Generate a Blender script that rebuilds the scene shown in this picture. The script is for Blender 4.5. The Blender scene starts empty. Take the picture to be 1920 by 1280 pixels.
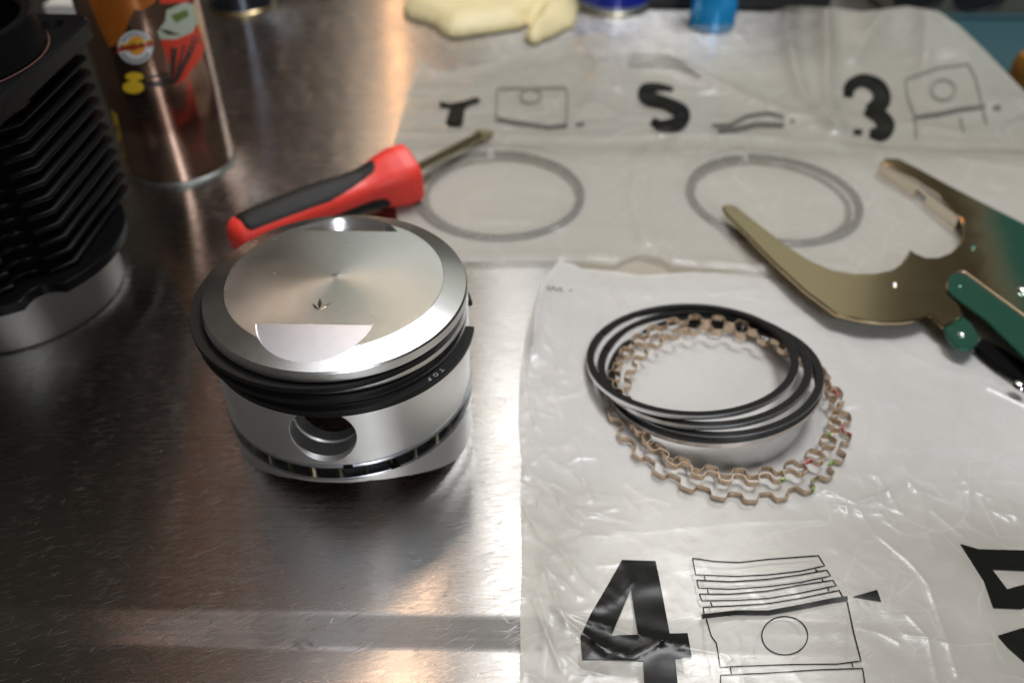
import bpy, bmesh, math, random
import numpy as np
from mathutils import Vector, Matrix, geometry
random.seed(7); rng = np.random.default_rng(7)
SC = bpy.context.scene
COL = SC.collection
S = 0.001                                   # everything below is written in millimetres
# ------------------------------------------------------------------ camera
F_PX, PITCH, ROLL, CAM_H = 1557.0, math.radians(40.6), math.radians(0.93), 252.0
_F = np.array([0, math.cos(PITCH), -math.sin(PITCH)]); _R0 = np.array([1., 0, 0]); _U0 = np.cross(_R0, _F)
_R = _R0*math.cos(ROLL)+_U0*math.sin(ROLL); _U = -_R0*math.sin(ROLL)+_U0*math.cos(ROLL)
cam = bpy.data.cameras.new('camera'); camo = bpy.data.objects.new('camera', cam); COL.objects.link(camo)
cam.sensor_fit = 'HORIZONTAL'; cam.sensor_width = 22.2; cam.lens = 22.2*F_PX/1920
cam.clip_start = 0.01; cam.clip_end = 50
m = Matrix((( _R[0], _U[0], -_F[0], 0), (_R[1], _U[1], -_F[1], 0), (_R[2], _U[2], -_F[2], CAM_H*S), (0, 0, 0, 1)))
camo.matrix_world = m
cam.dof.use_dof = True; cam.dof.focus_distance = 0.272; cam.dof.aperture_fstop = 4.6
SC.camera = camo
# ------------------------------------------------------------------ world and lamps
W = bpy.data.worlds.new('World'); SC.world = W; W.use_nodes = True
bg = W.node_tree.nodes['Background']; bg.inputs[0].default_value = (0.47, 0.43, 0.36, 1); bg.inputs[1].default_value = 0.095
SC.view_settings.view_transform = 'Standard'; SC.view_settings.look = 'None'
SC.view_settings.exposure = 0.0; SC.view_settings.gamma = 1.0
def lamp(name, pos, target, sx, sy, power, col):
    l = bpy.data.lights.new(name, 'AREA'); l.shape = 'RECTANGLE'; l.size = sx*S; l.size_y = sy*S; l.energy = power; l.color = col
    o = bpy.data.objects.new(name, l); COL.objects.link(o); o.location = Vector(pos)*S
    o.rotation_euler = (Vector(target)-Vector(pos)).to_track_quat('-Z', 'Y').to_euler()
    return o
T0 = (40, 300, 0)
lamp('ceiling_lamp', (5, 960, 1350), T0, 120, 620, 1.8, (1.0, 0.98, 0.96))
lamp('overhead_lamp', (400, 600, 1500), T0, 520, 360, 18.0, (0.97, 0.98, 1.0))
lamp('second_overhead_lamp', (-330, 470, 1700), T0, 420, 300, 0.5, (0.86, 0.89, 1.0))
lamp('warm_bulb', (-275, 1150, 1500), T0, 16, 640, 3.2, (1.0, 0.66, 0.42))
lamp('far_warm_bulb', (-560, 1000, 1500), T0, 10, 900, 0.13, (1.0, 0.38, 0.16))
lamp('low_warm_bulb', (-252, 1700, 500), T0, 34, 260, 0.30, (1.0, 0.50, 0.22))
lamp('rear_warm_bulb', (-790, -60, 2000), T0, 18, 500, 0.30, (1.0, 0.36, 0.15))
lamp('wall_bounce_panel', (330, 2600, 1700), T0, 2050, 1100, 2.8, (0.92, 0.99, 0.88))  # added panel out of view, stands in for light bounced off a wall
lamp('ceiling_bounce_lamp', (-250, 420, 2300), T0, 2700, 950, 4.2, (0.95, 0.97, 1.0))
lamp('window_lamp', (560, -1500, 1050), T0, 260, 1000, 13.0, (0.88, 0.93, 1.0))
# ------------------------------------------------------------------ helpers
def ray(px, py):
    d = _F+_R*(px-960)/F_PX-_U*(py-640)/F_PX
    return d
def P(px, py, z=0.0):                        # a photograph pixel -> the point of the horizontal plane z
    d = ray(px, py); t = (z-CAM_H)/d[2]
    return np.array([0, 0, CAM_H])+d*t
def drape(px, py, H, it=14):                 # a photograph pixel -> the point of the surface z = H(x, y)
    z = 0.0
    for _ in range(it):
        p = P(px, py, z); z = 0.5*z+0.5*float(H(np.array([p[0]]), np.array([p[1]]))[0])
    p = P(px, py, z); return p
def drapev(Q, H, lift):
    Q = np.asarray(Q, float); px, py = Q[:, 0], Q[:, 1]
    d = _F[None]+_R[None]*((px-960)/F_PX)[:, None]-_U[None]*((py-640)/F_PX)[:, None]
    z = np.zeros(len(px))
    for _ in range(14):
        tt = (z-CAM_H)/d[:, 2]; z = .5*z+.5*H(d[:, 0]*tt, d[:, 1]*tt)
    tt = (z-CAM_H)/d[:, 2]
    return [tuple(p) for p in np.stack([d[:, 0]*tt, d[:, 1]*tt, z+lift], 1)]
def lin(r, g, b):
    f = lambda c: ((c/255+0.055)/1.055)**2.4 if c > 10 else c/255/12.92
    return (f(r), f(g), f(b), 1)
def _hash(ix, iy, s):
    h = (ix*374761393+iy*668265263+s*1442695041) & 0x7fffffff
    h = ((h ^ (h >> 13))*1274126177) & 0x7fffffff
    return ((h ^ (h >> 16)) & 0xffff)/65535.0
def vnoise(x, y, s=0):
    x = np.asarray(x, float); y = np.asarray(y, float)
    ix = np.floor(x).astype(np.int64); iy = np.floor(y).astype(np.int64); fx = x-ix; fy = y-iy
    fx = fx*fx*fx*(fx*(fx*6-15)+10); fy = fy*fy*fy*(fy*(fy*6-15)+10)
    a = _hash(ix, iy, s); b = _hash(ix+1, iy, s); c = _hash(ix, iy+1, s); d = _hash(ix+1, iy+1, s)
    return (a*(1-fx)+b*fx)*(1-fy)+(c*(1-fx)+d*fx)*fy
def fbm(x, y, s=0, o=3):
    t = 0; a = 1; n = 0
    for i in range(o):
        t = t+a*vnoise(x*2**i+17*i, y*2**i-9*i, s+i); n += a; a *= .5
    return t/n
def ridged(x, y, s=0):                       # sharp creases like folded film
    n = vnoise(x, y, s)+.35*vnoise(2.1*x+4, 2.1*y, s+5)
    return 1-np.minimum(1, np.abs(n/1.35-.5)*6)
def smooth(a, b, t):
    t = np.clip((t-a)/(b-a), 0, 1); return t*t*(3-2*t)
def tag(o, label=None, cat=None, group=None, kind=None):
    if label: o['label'] = label
    if cat: o['category'] = cat
    if group: o['group'] = group
    if kind: o['kind'] = kind
    return o
def thing(name, label, cat, loc=(0, 0, 0), group=None):
    o = bpy.data.objects.new(name, None); COL.objects.link(o); o.location = Vector(loc)*S
    o.empty_display_size = .01
    return tag(o, label, cat, group)
def mesh(name, V, Fc, mat, parent=None, loc=None, smooth_=True, sharp=35, mats=None, fmat=None, uv=None):
    """V in world millimetres; linked under parent, or at loc when top-level"""
    if parent is not None: base = np.array(parent.location)/S if parent.type == 'EMPTY' or 'org' not in parent else np.array(parent['org'])
    else: base = np.array(loc if loc is not None else (0, 0, 0), float)
    me = bpy.data.meshes.new(name)
    VV = (np.asarray(V, float)-base)*S
    me.from_pydata(VV.tolist(), [], [tuple(int(i) for i in f) for f in Fc])
    for mm in (mats or [mat]): me.materials.append(mm)
    if fmat is not None: me.polygons.foreach_set('material_index', list(fmat))
    if uv is not None:
        l = me.uv_layers.new(name='UVMap'); vi = np.zeros(len(me.loops), int); me.loops.foreach_get('vertex_index', vi)
        l.data.foreach_set('uv', np.asarray(uv)[vi].ravel())
    me.update()
    o = bpy.data.objects.new(name, me); COL.objects.link(o)
    if parent is not None: o.parent = parent
    else: o.location = Vector(base)*S
    o['org'] = [float(b) for b in base]
    if smooth_:
        me.polygons.foreach_set('use_smooth', [True]*len(me.polygons))
        me.set_sharp_from_angle(angle=math.radians(sharp))
    return o
def clean(o):
    if 'org' in o: del o['org']
def lathe(prof, n=96, c=(0, 0), a0=0, a1=360, closed=True):
    """prof: (r, z) closed loop, swept round the vertical axis at c; a gap leaves end caps"""
    full = abs(a1-a0) >= 360; m_ = n if full else n+1
    V = []; Fc = []; k = len(prof)
    for i in range(m_):
        a = math.radians(a0+(a1-a0)*i/n)
        for r, z in prof: V.append((c[0]+r*math.cos(a), c[1]+r*math.sin(a), z))
    for i in range(n):
        j = (i+1) % m_
        for q in range(k if closed else k-1):
            p = (q+1) % k
            Fc.append((i*k+q, j*k+q, j*k+p, i*k+p))
    if not full and closed: Fc += [tuple(range(k)), tuple((m_-1)*k+q for q in reversed(range(k)))]
    return V, Fc
def rect(r0, r1, z0, z1, b=.15):             # bevelled rectangular section
    return [(r0+b, z0), (r1-b, z0), (r1, z0+b), (r1, z1-b), (r1-b, z1), (r0+b, z1), (r0, z1-b), (r0, z0+b)]
def join(parts):
    V = []; Fc = []
    for v, f in parts:
        n = len(V); V += [tuple(p) for p in v]; Fc += [tuple(i+n for i in q) for q in f]
    return V, Fc
def prism(poly, z0, z1, b=0.0):
    """poly: list of (x, y) counter-clockwise, between z0 and z1, with bevel b"""
    P2 = [Vector((p[0], p[1])) for p in poly]; n = len(P2)
    def inset(d):
        out = []
        for i in range(n):
            a, c, e = P2[i-1], P2[i], P2[(i+1) % n]
            n1 = (c-a).normalized(); n2 = (e-c).normalized()
            m1 = Vector((-n1.y, n1.x)); m2 = Vector((-n2.y, n2.x)); mm = (m1+m2)
            if mm.length < 1e-6: mm = m1
            mm.normalize(); out.append(c+mm*(d/max(.5, mm.dot(m1))))
        return out
    I = inset(b) if b > 0 else P2
    rings = [(I, z0), (P2, z0+b), (P2, z1-b), (I, z1)] if b > 0 else [(P2, z0), (P2, z1)]
    V = []; Fc = []
    for r, z in rings: V += [(p[0], p[1], z) for p in r]
    for k in range(len(rings)-1):
        for i in range(n):
            j = (i+1) % n; Fc.append((k*n+i, k*n+j, (k+1)*n+j, (k+1)*n+i))
    Fc.append(tuple(reversed(range(n)))); Fc.append(tuple((len(rings)-1)*n+i for i in range(n)))
    return V, Fc
def ccw(poly):
    A = sum(poly[i-1][0]*poly[i][1]-poly[i][0]*poly[i-1][1] for i in range(len(poly)))
    return poly if A > 0 else poly[::-1]
def catmull(pts, k=6, closed=False):
    pts = [np.array(p, float) for p in pts]; n = len(pts); out = []
    R_ = range(n) if closed else range(n-1)
    for i in R_:
        g = (lambda q: pts[q % n]) if closed else (lambda q: pts[min(max(q, 0), n-1)])
        a, b, c, d = g(i-1), g(i), g(i+1), g(i+2)
        for t in np.linspace(0, 1, k, endpoint=False):
            out.append(.5*((2*b)+(-a+c)*t+(2*a-5*b+4*c-d)*t*t+(-a+3*b-3*c+d)*t**3))
    if not closed: out.append(pts[-1])
    return out
def tube(path, rad, n=10, caps=True):
    path = [Vector(p) for p in path]; V = []; Fc = []; up = Vector((0, 0, 1))
    for i, p in enumerate(path):
        t = (path[min(i+1, len(path)-1)]-path[max(i-1, 0)]).normalized()
        s = t.cross(up); s = s.normalized() if s.length > 1e-4 else Vector((1, 0, 0)); u = s.cross(t)
        r = rad[i] if hasattr(rad, '__len__') else rad
        for k in range(n):
            a = 2*math.pi*k/n; V.append(tuple(p+s*r*math.cos(a)+u*r*math.sin(a)))
    for i in range(len(path)-1):
        for k in range(n): Fc.append((i*n+k, i*n+(k+1) % n, (i+1)*n+(k+1) % n, (i+1)*n+k))
    if caps: Fc += [tuple(reversed(range(n))), tuple((len(path)-1)*n+k for k in range(n))]
    return V, Fc
def bake_bool(o, cutters, op='DIFFERENCE'):
    for c in cutters:
        md = o.modifiers.new('b', 'BOOLEAN'); md.operation = op; md.object = c; md.solver = 'EXACT'; md.material_mode = 'TRANSFER'
    dg = bpy.context.evaluated_depsgraph_get(); dg.update()
    me = bpy.data.meshes.new_from_object(o.evaluated_get(dg)); o.modifiers.clear(); old = o.data; o.data = me
    me.name = old.name
    for c in cutters: bpy.data.objects.remove(c)
    me.polygons.foreach_set('use_smooth', [True]*len(me.polygons)); me.set_sharp_from_angle(angle=math.radians(28))
def text_mesh(s, size):
    cu = bpy.data.curves.new('t', 'FONT'); cu.body = s; cu.size = size; cu.align_x = 'CENTER'; cu.align_y = 'CENTER'; cu.resolution_u = 3
    o = bpy.data.objects.new('t', cu); COL.objects.link(o)
    dg = bpy.context.evaluated_depsgraph_get(); me = o.evaluated_get(dg).to_mesh()
    V = [tuple(v.co) for v in me.vertices]; Fc = [tuple(p.vertices) for p in me.polygons]
    o.evaluated_get(dg).to_mesh_clear(); bpy.data.objects.remove(o); return V, Fc
# ------------------------------------------------------------------ materials
class NT:
    def __init__(s, name):
        s.m = bpy.data.materials.new(name); s.m.use_nodes = True; s.t = s.m.node_tree
        s.b = s.t.nodes['Principled BSDF']; s.out = s.t.nodes['Material Output']
    def n(s, typ, **kw):
        o = s.t.nodes.new(typ)
        for k, v in kw.items(): setattr(o, k, v)
        return o
    def l(s, a, b): s.t.links.new(a, b)
    def coords(s, scale=(1, 1, 1), rot=(0, 0, 0), src='Object'):
        c = s.n('ShaderNodeTexCoord'); mp = s.n('ShaderNodeMapping'); mp.inputs['Scale'].default_value = scale; mp.inputs['Rotation'].default_value = rot
        s.l(c.outputs[src], mp.inputs[0]); return mp.outputs[0]
    def noise(s, vec, scale, detail=3, rough=.5, dist=0):
        o = s.n('ShaderNodeTexNoise'); o.inputs['Scale'].default_value = scale; o.inputs['Detail'].default_value = detail
        o.inputs['Roughness'].default_value = rough; o.inputs['Distortion'].default_value = dist; s.l(vec, o.inputs['Vector']); return o.outputs[0]
    def ramp(s, fac, stops):
        o = s.n('ShaderNodeValToRGB'); e = o.color_ramp.elements
        while len(e) < len(stops): e.new(.5)
        for i, (p, c) in enumerate(stops):
            e[i].position = p; e[i].color = c if hasattr(c, '__len__') else (c, c, c, 1)
        s.l(fac, o.inputs[0]); return o.outputs[0]
    def math(s, op, a, b=None, c=None):
        o = s.n('ShaderNodeMath', operation=op)
        for i, v in enumerate((a, b, c)):
            if v is None: continue
            if hasattr(v, 'node'): s.l(v, o.inputs[i])
            else: o.inputs[i].default_value = v
        return o.outputs[0]
    def mix(s, f, a, b):
        o = s.n('ShaderNodeMix', data_type='RGBA')
        for i, v in ((0, f), (6, a), (7, b)):
            if hasattr(v, 'node'): s.l(v, o.inputs[i])
            else: o.inputs[i].default_value = v
        return o.outputs[2]
    def bump(s, h, strength, dist, normal=None):
        o = s.n('ShaderNodeBump'); o.inputs['Strength'].default_value = strength; o.inputs['Distance'].default_value = dist
        s.l(h, o.inputs['Height'])
        if normal: s.l(normal, o.inputs['Normal'])
        return o.outputs[0]
    def set(s, **kw):
        for k, v in kw.items():
            i = s.b.inputs[k.replace('_', ' ')]
            if hasattr(v, 'node'): s.l(v, i)
            else: i.default_value = v
        return s
def simple(name, col, metallic=0, rough=.4, bump=0, bscale=900, var=.12, coat=0, aniso=0, spec=.5):
    t = NT(name); v = t.coords()
    n = t.noise(v, bscale*.25, 4)
    c2 = tuple(min(1, c*(1-var)) for c in col[:3])+(1,)
    t.set(Base_Color=t.mix(n, col, c2), Metallic=metallic, Coat_Weight=coat, Coat_Roughness=.1, Anisotropic=aniso, Specular_IOR_Level=spec)
    r = t.math('MULTIPLY_ADD', t.noise(v, bscale*.5, 3), .25*rough, rough*.88); t.set(Roughness=r)
    if bump: t.set(Normal=t.bump(t.noise(v, bscale, 4), bump, .0002))
    return t.m
def glass(name, col, rough=.1, ior=1.45):
    t = NT(name); t.set(Base_Color=col, Roughness=rough, IOR=ior, Transmission_Weight=1.0); return t.m

ANI = 0.25
def gouge(t, rot, sx, sy, keep, thr, seed):
    """straight short scratches: the cores of long thin Voronoi cells, most cells left empty"""
    c = t.n('ShaderNodeTexCoord'); mp = t.n('ShaderNodeMapping'); mp.inputs['Rotation'].default_value = (0, 0, math.radians(rot))
    mp2 = t.n('ShaderNodeMapping'); mp2.inputs['Scale'].default_value = (sx, sy, 0); mp2.inputs['Location'].default_value = (seed*3.1, seed*1.7, seed)
    t.l(c.outputs['Object'], mp.inputs[0]); t.l(mp.outputs[0], mp2.inputs[0])
    vo = t.n('ShaderNodeTexVoronoi', voronoi_dimensions='2D'); vo.inputs['Scale'].default_value = 1; t.l(mp2.outputs[0], vo.inputs['Vector'])
    sp = t.n('ShaderNodeSeparateColor'); t.l(vo.outputs['Color'], sp.inputs[0])
    core = t.ramp(vo.outputs['Distance'], [(thr*.3, 1), (thr, 0)])
    k = t.ramp(sp.outputs[0], [(keep, 0), (keep+.01, .25), (1.0, 1)])
    return t.math('MULTIPLY', core, k)
# brushed stainless bench
t = NT('brushed_steel')
v = t.coords()
def scr(rot, sx, sy, scale, lo, hi, dist=0.0, seed=0):
    c = t.n('ShaderNodeTexCoord'); mp = t.n('ShaderNodeMapping'); mp.inputs['Rotation'].default_value = (0, 0, math.radians(rot))
    mp2 = t.n('ShaderNodeMapping'); mp2.inputs['Scale'].default_value = (sx, sy, 1); mp2.inputs['Location'].default_value = (seed*3.1, seed*1.7, seed)
    t.l(c.outputs['Object'], mp.inputs[0]); t.l(mp.outputs[0], mp2.inputs[0])
    n = t.noise(mp2.outputs[0], scale, 2, .5, dist)
    return t.ramp(n, [(lo, 0), (hi, 1)])
brush = scr(0, 14, 900, 1.0, .25, .75)
fine = scr(0.6, 60, 2600, 1.0, .2, .8, 0, 2)
s1 = gouge(t, -24, 40, 900, .62, .15, 3)
s2 = gouge(t, -14, 60, 1200, .62, .17, 4)
s3 = gouge(t, -31, 70, 1100, .66, .16, 5)
s4 = gouge(t, 38, 60, 900, .93, .14, 6)
s5 = gouge(t, -2, 50, 1200, .66, .16, 7)
s6 = gouge(t, -72, 90, 1000, .94, .14, 8)
s7 = t.math('MAXIMUM', gouge(t, -19, 8, 750, .88, .10, 9), gouge(t, -27, 6, 700, .93, .08, 11))
worn = t.ramp(t.noise(v, 16, 3, .6), [(.32, .30), (.62, 1)])
allscr = s1
for q in (s2, s3, s4, s5, s6, s7): allscr = t.math('MAXIMUM', allscr, q)
allscr = t.math('MULTIPLY', allscr, worn)
patch = t.ramp(t.noise(v, 9, 4, .6), [(.42, 0), (.66, 1)])
smear = t.ramp(t.noise(v, 22, 5, .65, .6), [(.35, 0), (.75, 1)])
grime = t.ramp(t.noise(v, 60, 6, .7, 1.2), [(.63, 0), (.72, 1)])
base = t.mix(smear, (0.53, 0.515, 0.495, 1), (0.40, 0.385, 0.37, 1))
gr2 = scr(-13, 60, 6000, 1.0, .30, .70, 0, 14); gr1 = scr(-25, 60, 5000, 1.0, .30, .70, 0, 15)
base = t.mix(t.math('MULTIPLY', t.math('MULTIPLY', gr1, gr2), .40), base, (.34, .335, .33, 1))
base = t.mix(t.math('MULTIPLY', grime, .55), base, (0.10, 0.08, 0.06, 1))
base = t.mix(t.math('MULTIPLY', allscr, .34), base, (0.88, 0.86, 0.83, 1))
rgh = t.math('MULTIPLY_ADD', smear, .06, .20); rgh = t.math('MULTIPLY_ADD', gr1, .05, rgh)
rgh = t.math('MULTIPLY_ADD', allscr, .34, rgh)
rgh = t.math('MULTIPLY_ADD', brush, .05, rgh)
grain = scr(-22, 40, 1500, 1.0, .35, .7, 0, 12); nb = t.bump(grain, .08, .00002); nb = t.bump(brush, .12, .00003, nb); nb = t.bump(fine, .18, .00002, nb); nb = t.bump(allscr, .7, .00005, nb)
tv = t.n('ShaderNodeCombineXYZ'); tv.inputs[0].default_value = 1
t.set(Base_Color=base, Metallic=1.0, Roughness=rgh, Anisotropic=1.0, Anisotropic_Rotation=ANI, Normal=nb, Tangent=tv.outputs[0])
STEEL_BENCH = t.m
STEEL_BENCH = t.m

def turned(name, col, rough, radial=True, scratch=.3, aniso=.55):
    t = NT(name); v = t.coords()
    sep = t.n('ShaderNodeSeparateXYZ'); t.l(v, sep.inputs[0])
    r = t.math('SQRT', t.math('ADD', t.math('MULTIPLY', sep.outputs[0], sep.outputs[0]), t.math('MULTIPLY', sep.outputs[1], sep.outputs[1])))
    k = t.math('ADD', r, sep.outputs[2]) if radial else sep.outputs[2]
    cb = t.n('ShaderNodeCombineXYZ'); t.l(k, cb.inputs[0])
    lines = t.noise(cb.outputs[0], 3800, 2)
    sc = t.math('MULTIPLY', t.math('MAXIMUM', gouge(t, -12, 60, 1100, .955, .12, 3), gouge(t, 24, 70, 1200, .97, .12, 5)), .8 if radial else .15)
    sm = t.noise(v, 55, 4, .6, .5)
    t.set(Base_Color=t.mix(sm, col, tuple(c*.86 for c in col[:3])+(1,)), Metallic=1, Anisotropic=aniso,
          Roughness=t.math('MULTIPLY_ADD', sm, .12, t.math('MULTIPLY_ADD', sc, .10, rough-.05)))
    nrm = t.bump(lines, .22, .00003); nrm = t.bump(sc, scratch, .00005, nrm)
    tg = t.n('ShaderNodeTangent', direction_type='RADIAL', axis='Z')
    t.set(Normal=nrm, Tangent=tg.outputs[0])
    return t.m
ALU_SIDE = turned('turned_aluminium', (0.93, 0.92, 0.895, 1), .40, False, .12)
ALU_TOP = turned('machined_crown_aluminium', (0.84, 0.88, 0.90, 1), .21, True, .10, .45)
ALU_CHAMFER = turned('polished_aluminium', (0.86, 0.855, 0.83, 1), .25, True, .12, .3)
ALU_DARK = simple('shaded_cast_aluminium', (.05, .047, .043, 1), .6, .55, .2)  # shade under and inside the piston put into the colour
RING_BLACK = simple('phosphated_black_iron', (.011, .011, .0105, 1), 0, .42, .3, 2500, .3, 0, 0, .22)
RING_FACE = simple('chromed_ring_face', (.92, .92, .93, 1), 1, .32, .05, 1500, .1)
RAIL = simple('steel_rail', (.78, .81, .86, 1), 1, .25, .05, 1500, .15)
GOLD = simple('bronzed_spring_steel', (.78, .61, .45, 1), .9, .23, .15, 2500, .35)
GOLDY = simple('brass_spacer', (.42, .33, .20, 1), 1, .35, .1, 2500, .25)
RED_PAINT = simple('red_paint', (.42, .015, .05, 1), 0, .35)
GREEN_PAINT = simple('green_paint', (.14, .42, .03, 1), 0, .35)
BLACK_ENAMEL = simple('black_enamel', (.004, .004, .0045, 1), 0, .36, .4, 700, .3, .02, 0, .09)
LINER = simple('turned_cast_iron', (.24, .23, .22, 1), 1, .38, .1, 1200, .15, 0, .6)
INK = simple('black_ink', (.010, .010, .008, 1), 0, .22, .05, 600, .3, 0, 0, .16)
INK_SOFT = simple('grey_black_ink', (.11, .11, .095, 1), 0, .4)
INK_FAINT = simple('faint_grey_ink', (.20, .195, .165, 1), 0, .4)
RED_GRIP = simple('red_plastic', (.90, .050, .035, 1), 0, .45, .15, 900, .12)
BLACK_GRIP = simple('black_rubber', (.012, .012, .011, 1), 0, .55, .3, 1200, .2, 0, 0, .25)
SHAFT = simple('hardened_steel_shaft', (.42, .37, .24, 1), 1, .22, .1)
LATEX = simple('cream_latex', (.80, .70, .40, 1), 0, .5, .3, 200, .15)
ZINC = simple('galvanised_rim', (.40, .42, .40, 1), 1, .35)
CHROME = simple('polished_rivet', (.75, .74, .72, 1), 1, .12)
BLACK_PLASTIC = simple('matt_black_plastic', (.008, .008, .009, 1), 0, .5)

def film(name, col, opac, opac2, rough, bump=.6, col3=None, region=None):
    t = NT(name); v = t.coords()
    big = t.noise(v, 14, 4, .6, .8)
    w1 = t.noise(t.coords((1, 1.6, 1), (0, 0, .5)), 45, 4, .55, 1.6)
    w2 = t.noise(v, 170, 3, .5, .9)
    cr = t.n('ShaderNodeTexVoronoi', feature='DISTANCE_TO_EDGE'); cr.inputs['Scale'].default_value = 34
    wob = t.n('ShaderNodeVectorMath', operation='MULTIPLY_ADD'); nz = t.n('ShaderNodeTexNoise'); nz.inputs['Scale'].default_value = 40
    t.l(v, nz.inputs['Vector']); t.l(nz.outputs['Color'], wob.inputs[0]); wob.inputs[1].default_value = (.009, .009, .009); t.l(v, wob.inputs[2])
    t.l(wob.outputs[0], cr.inputs['Vector'])
    crease = t.ramp(cr.outputs['Distance'], [(0, 1), (.05, 0)])
    nrm = t.bump(w1, bump, .0016); nrm = t.bump(w2, bump*.35, .0004, nrm); nrm = t.bump(crease, bump*.35, .0003, nrm)
    c2 = tuple(c*.90 for c in col[:3])+(1,)
    bc_ = t.mix(big, col, c2)
    cr2 = t.n('ShaderNodeTexVoronoi', feature='DISTANCE_TO_EDGE', voronoi_dimensions='2D'); cr2.inputs['Scale'].default_value = 60; t.l(wob.outputs[0], cr2.inputs['Vector'])
    line = t.math('MULTIPLY', t.ramp(cr2.outputs['Distance'], [(0, 1), (.03, 0)]), t.ramp(t.noise(v, 31, 2), [(.50, 0), (.60, 1)]))
    line = t.math('MAXIMUM', line, t.math('MULTIPLY', t.ramp(cr.outputs['Distance'], [(0, 1), (.018, 0)]), t.ramp(t.noise(v, 19, 2), [(.46, 0), (.56, 1)])))
    line = t.math('MULTIPLY', line, .42)
    if col3:                                  # near film: single layer scatters less; far film: light falloff painted in
        sp_ = t.n('ShaderNodeSeparateXYZ'); t.l(v, sp_.inputs[0])
        lr = t.n('ShaderNodeMapRange', interpolation_type='SMOOTHSTEP'); t.l(t.math('MULTIPLY_ADD', big, .04, sp_.outputs[1]), lr.inputs[0])
        lr.inputs[1].default_value = -.035; lr.inputs[2].default_value = .02
        bc_ = t.mix(lr.outputs[0], col3, bc_)
    bc_ = t.mix(t.math('MULTIPLY', line, .8), bc_, (.93, .93, .92, 1))
    t.set(Base_Color=bc_, Roughness=rough, Normal=nrm, Coat_Weight=.25, Coat_Roughness=.1, Specular_IOR_Level=.5)
    t.l(nrm, t.b.inputs['Coat Normal'])
    tr = t.n('ShaderNodeBsdfTranslucent'); tr.inputs['Color'].default_value = col; t.l(nrm, tr.inputs['Normal'])
    m1 = t.n('ShaderNodeMixShader'); m1.inputs[0].default_value = .22; t.l(t.b.outputs[0], m1.inputs[1]); t.l(tr.outputs[0], m1.inputs[2])
    tp = t.n('ShaderNodeBsdfTransparent'); tp.inputs[0].default_value = (.97, .97, .96, 1)
    m2 = t.n('ShaderNodeMixShader'); t.l(tp.outputs[0], m2.inputs[1]); t.l(m1.outputs[0], m2.inputs[2])
    o = t.math('MULTIPLY_ADD', t.ramp(big, [(.3, 0), (.7, 1)]), opac2-opac, opac)
    if region: o = region(t, v, o)
    o = t.math('MAXIMUM', o, t.math('MULTIPLY', line, 1.2)); t.l(o, m2.inputs[0]); t.l(m2.outputs[0], t.out.inputs[0])
    return t.m
def near_region(t, v, o):                    # double film at the back, single and clearer towards the front
    sep = t.n('ShaderNodeSeparateXYZ'); t.l(v, sep.inputs[0])
    mr = t.n('ShaderNodeMapRange', interpolation_type='SMOOTHSTEP'); t.l(sep.outputs[1], mr.inputs[0])
    mr.inputs[1].default_value = -.06; mr.inputs[2].default_value = .01; mr.inputs[3].default_value = .80; mr.inputs[4].default_value = 1.0
    return t.math('MULTIPLY', o, mr.outputs[0])
FILM_NEAR = film('milky_polythene_film', (.80, .79, .765, 1), .70, .88, .32, .15, col3=(.64, .62, .55, 1), region=near_region)
FILM_BACK = film('milky_polythene_back_film', (.66, .64, .585, 1), .94, .98, .45, .05)
def far_region(t, v, o):                     # the loose corner held off the bench is a single clear layer
    sep = t.n('ShaderNodeSeparateXYZ'); t.l(v, sep.inputs[0])
    a = t.n('ShaderNodeMapRange', interpolation_type='SMOOTHSTEP'); t.l(sep.outputs[1], a.inputs[0])
    a.inputs[1].default_value = .10; a.inputs[2].default_value = .15; a.inputs[3].default_value = 0; a.inputs[4].default_value = 1
    b = t.n('ShaderNodeMapRange', interpolation_type='SMOOTHSTEP'); t.l(sep.outputs[0], b.inputs[0])
    b.inputs[1].default_value = -.01; b.inputs[2].default_value = .05; b.inputs[3].default_value = 0; b.inputs[4].default_value = 1
    c = t.n('ShaderNodeMapRange', interpolation_type='SMOOTHSTEP'); t.l(sep.outputs[0], c.inputs[0])
    c.inputs[1].default_value = .13; c.inputs[2].default_value = .20; c.inputs[3].default_value = 1; c.inputs[4].default_value = 0
    k = t.math('MULTIPLY', t.math('MULTIPLY', a.outputs[0], b.outputs[0]), c.outputs[0])
    p = t.n('ShaderNodeMapRange', interpolation_type='SMOOTHSTEP'); t.l(sep.outputs[1], p.inputs[0])      # single film over the pockets
    p.inputs[1].default_value = .012; p.inputs[2].default_value = -.012; p.inputs[3].default_value = 1; p.inputs[4].default_value = .46
    return t.math('MULTIPLY', t.math('MULTIPLY', o, p.outputs[0]), t.math('MULTIPLY_ADD', k, -.78, 1.0))
FILM_FAR = film('milky_polythene_film_pockets', (.50, .485, .42, 1), .72, .84, .38, .16, col3=(.62, .60, .545, 1), region=far_region)  # darker at the back: light falloff painted into the film colour

# ------------------------------------------------------------------ bench
ys = [60, 100, 120]+list(np.linspace(126, 158, 41))+[170, 200, 300, 450, 700, 1100]
def bench_z(y):
    g = 0.0
    e = lambda t_: t_*t_/(2*1.5) if t_ < 1.5 else t_-.75             # rounded bends
    k = .42
    g -= k*(e(max(0, 153.0-y))-e(max(0, 142.6-y)))
    return g
V = []; Fc = []
xs = np.linspace(-900, 900, 13)
for y in ys:
    for x in xs: V.append((x, y-0.012*x*0, bench_z(y)))
for i in range(len(ys)-1):
    for j in range(12): Fc.append((i*13+j, i*13+j+1, (i+1)*13+j+1, (i+1)*13+j))
b = mesh('workbench_top', V, Fc, STEEL_BENCH, loc=(0, 0, 0), sharp=60)
tag(b, 'scratched brushed stainless steel bench top with a pressed channel along its near edge', kind='structure')

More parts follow.
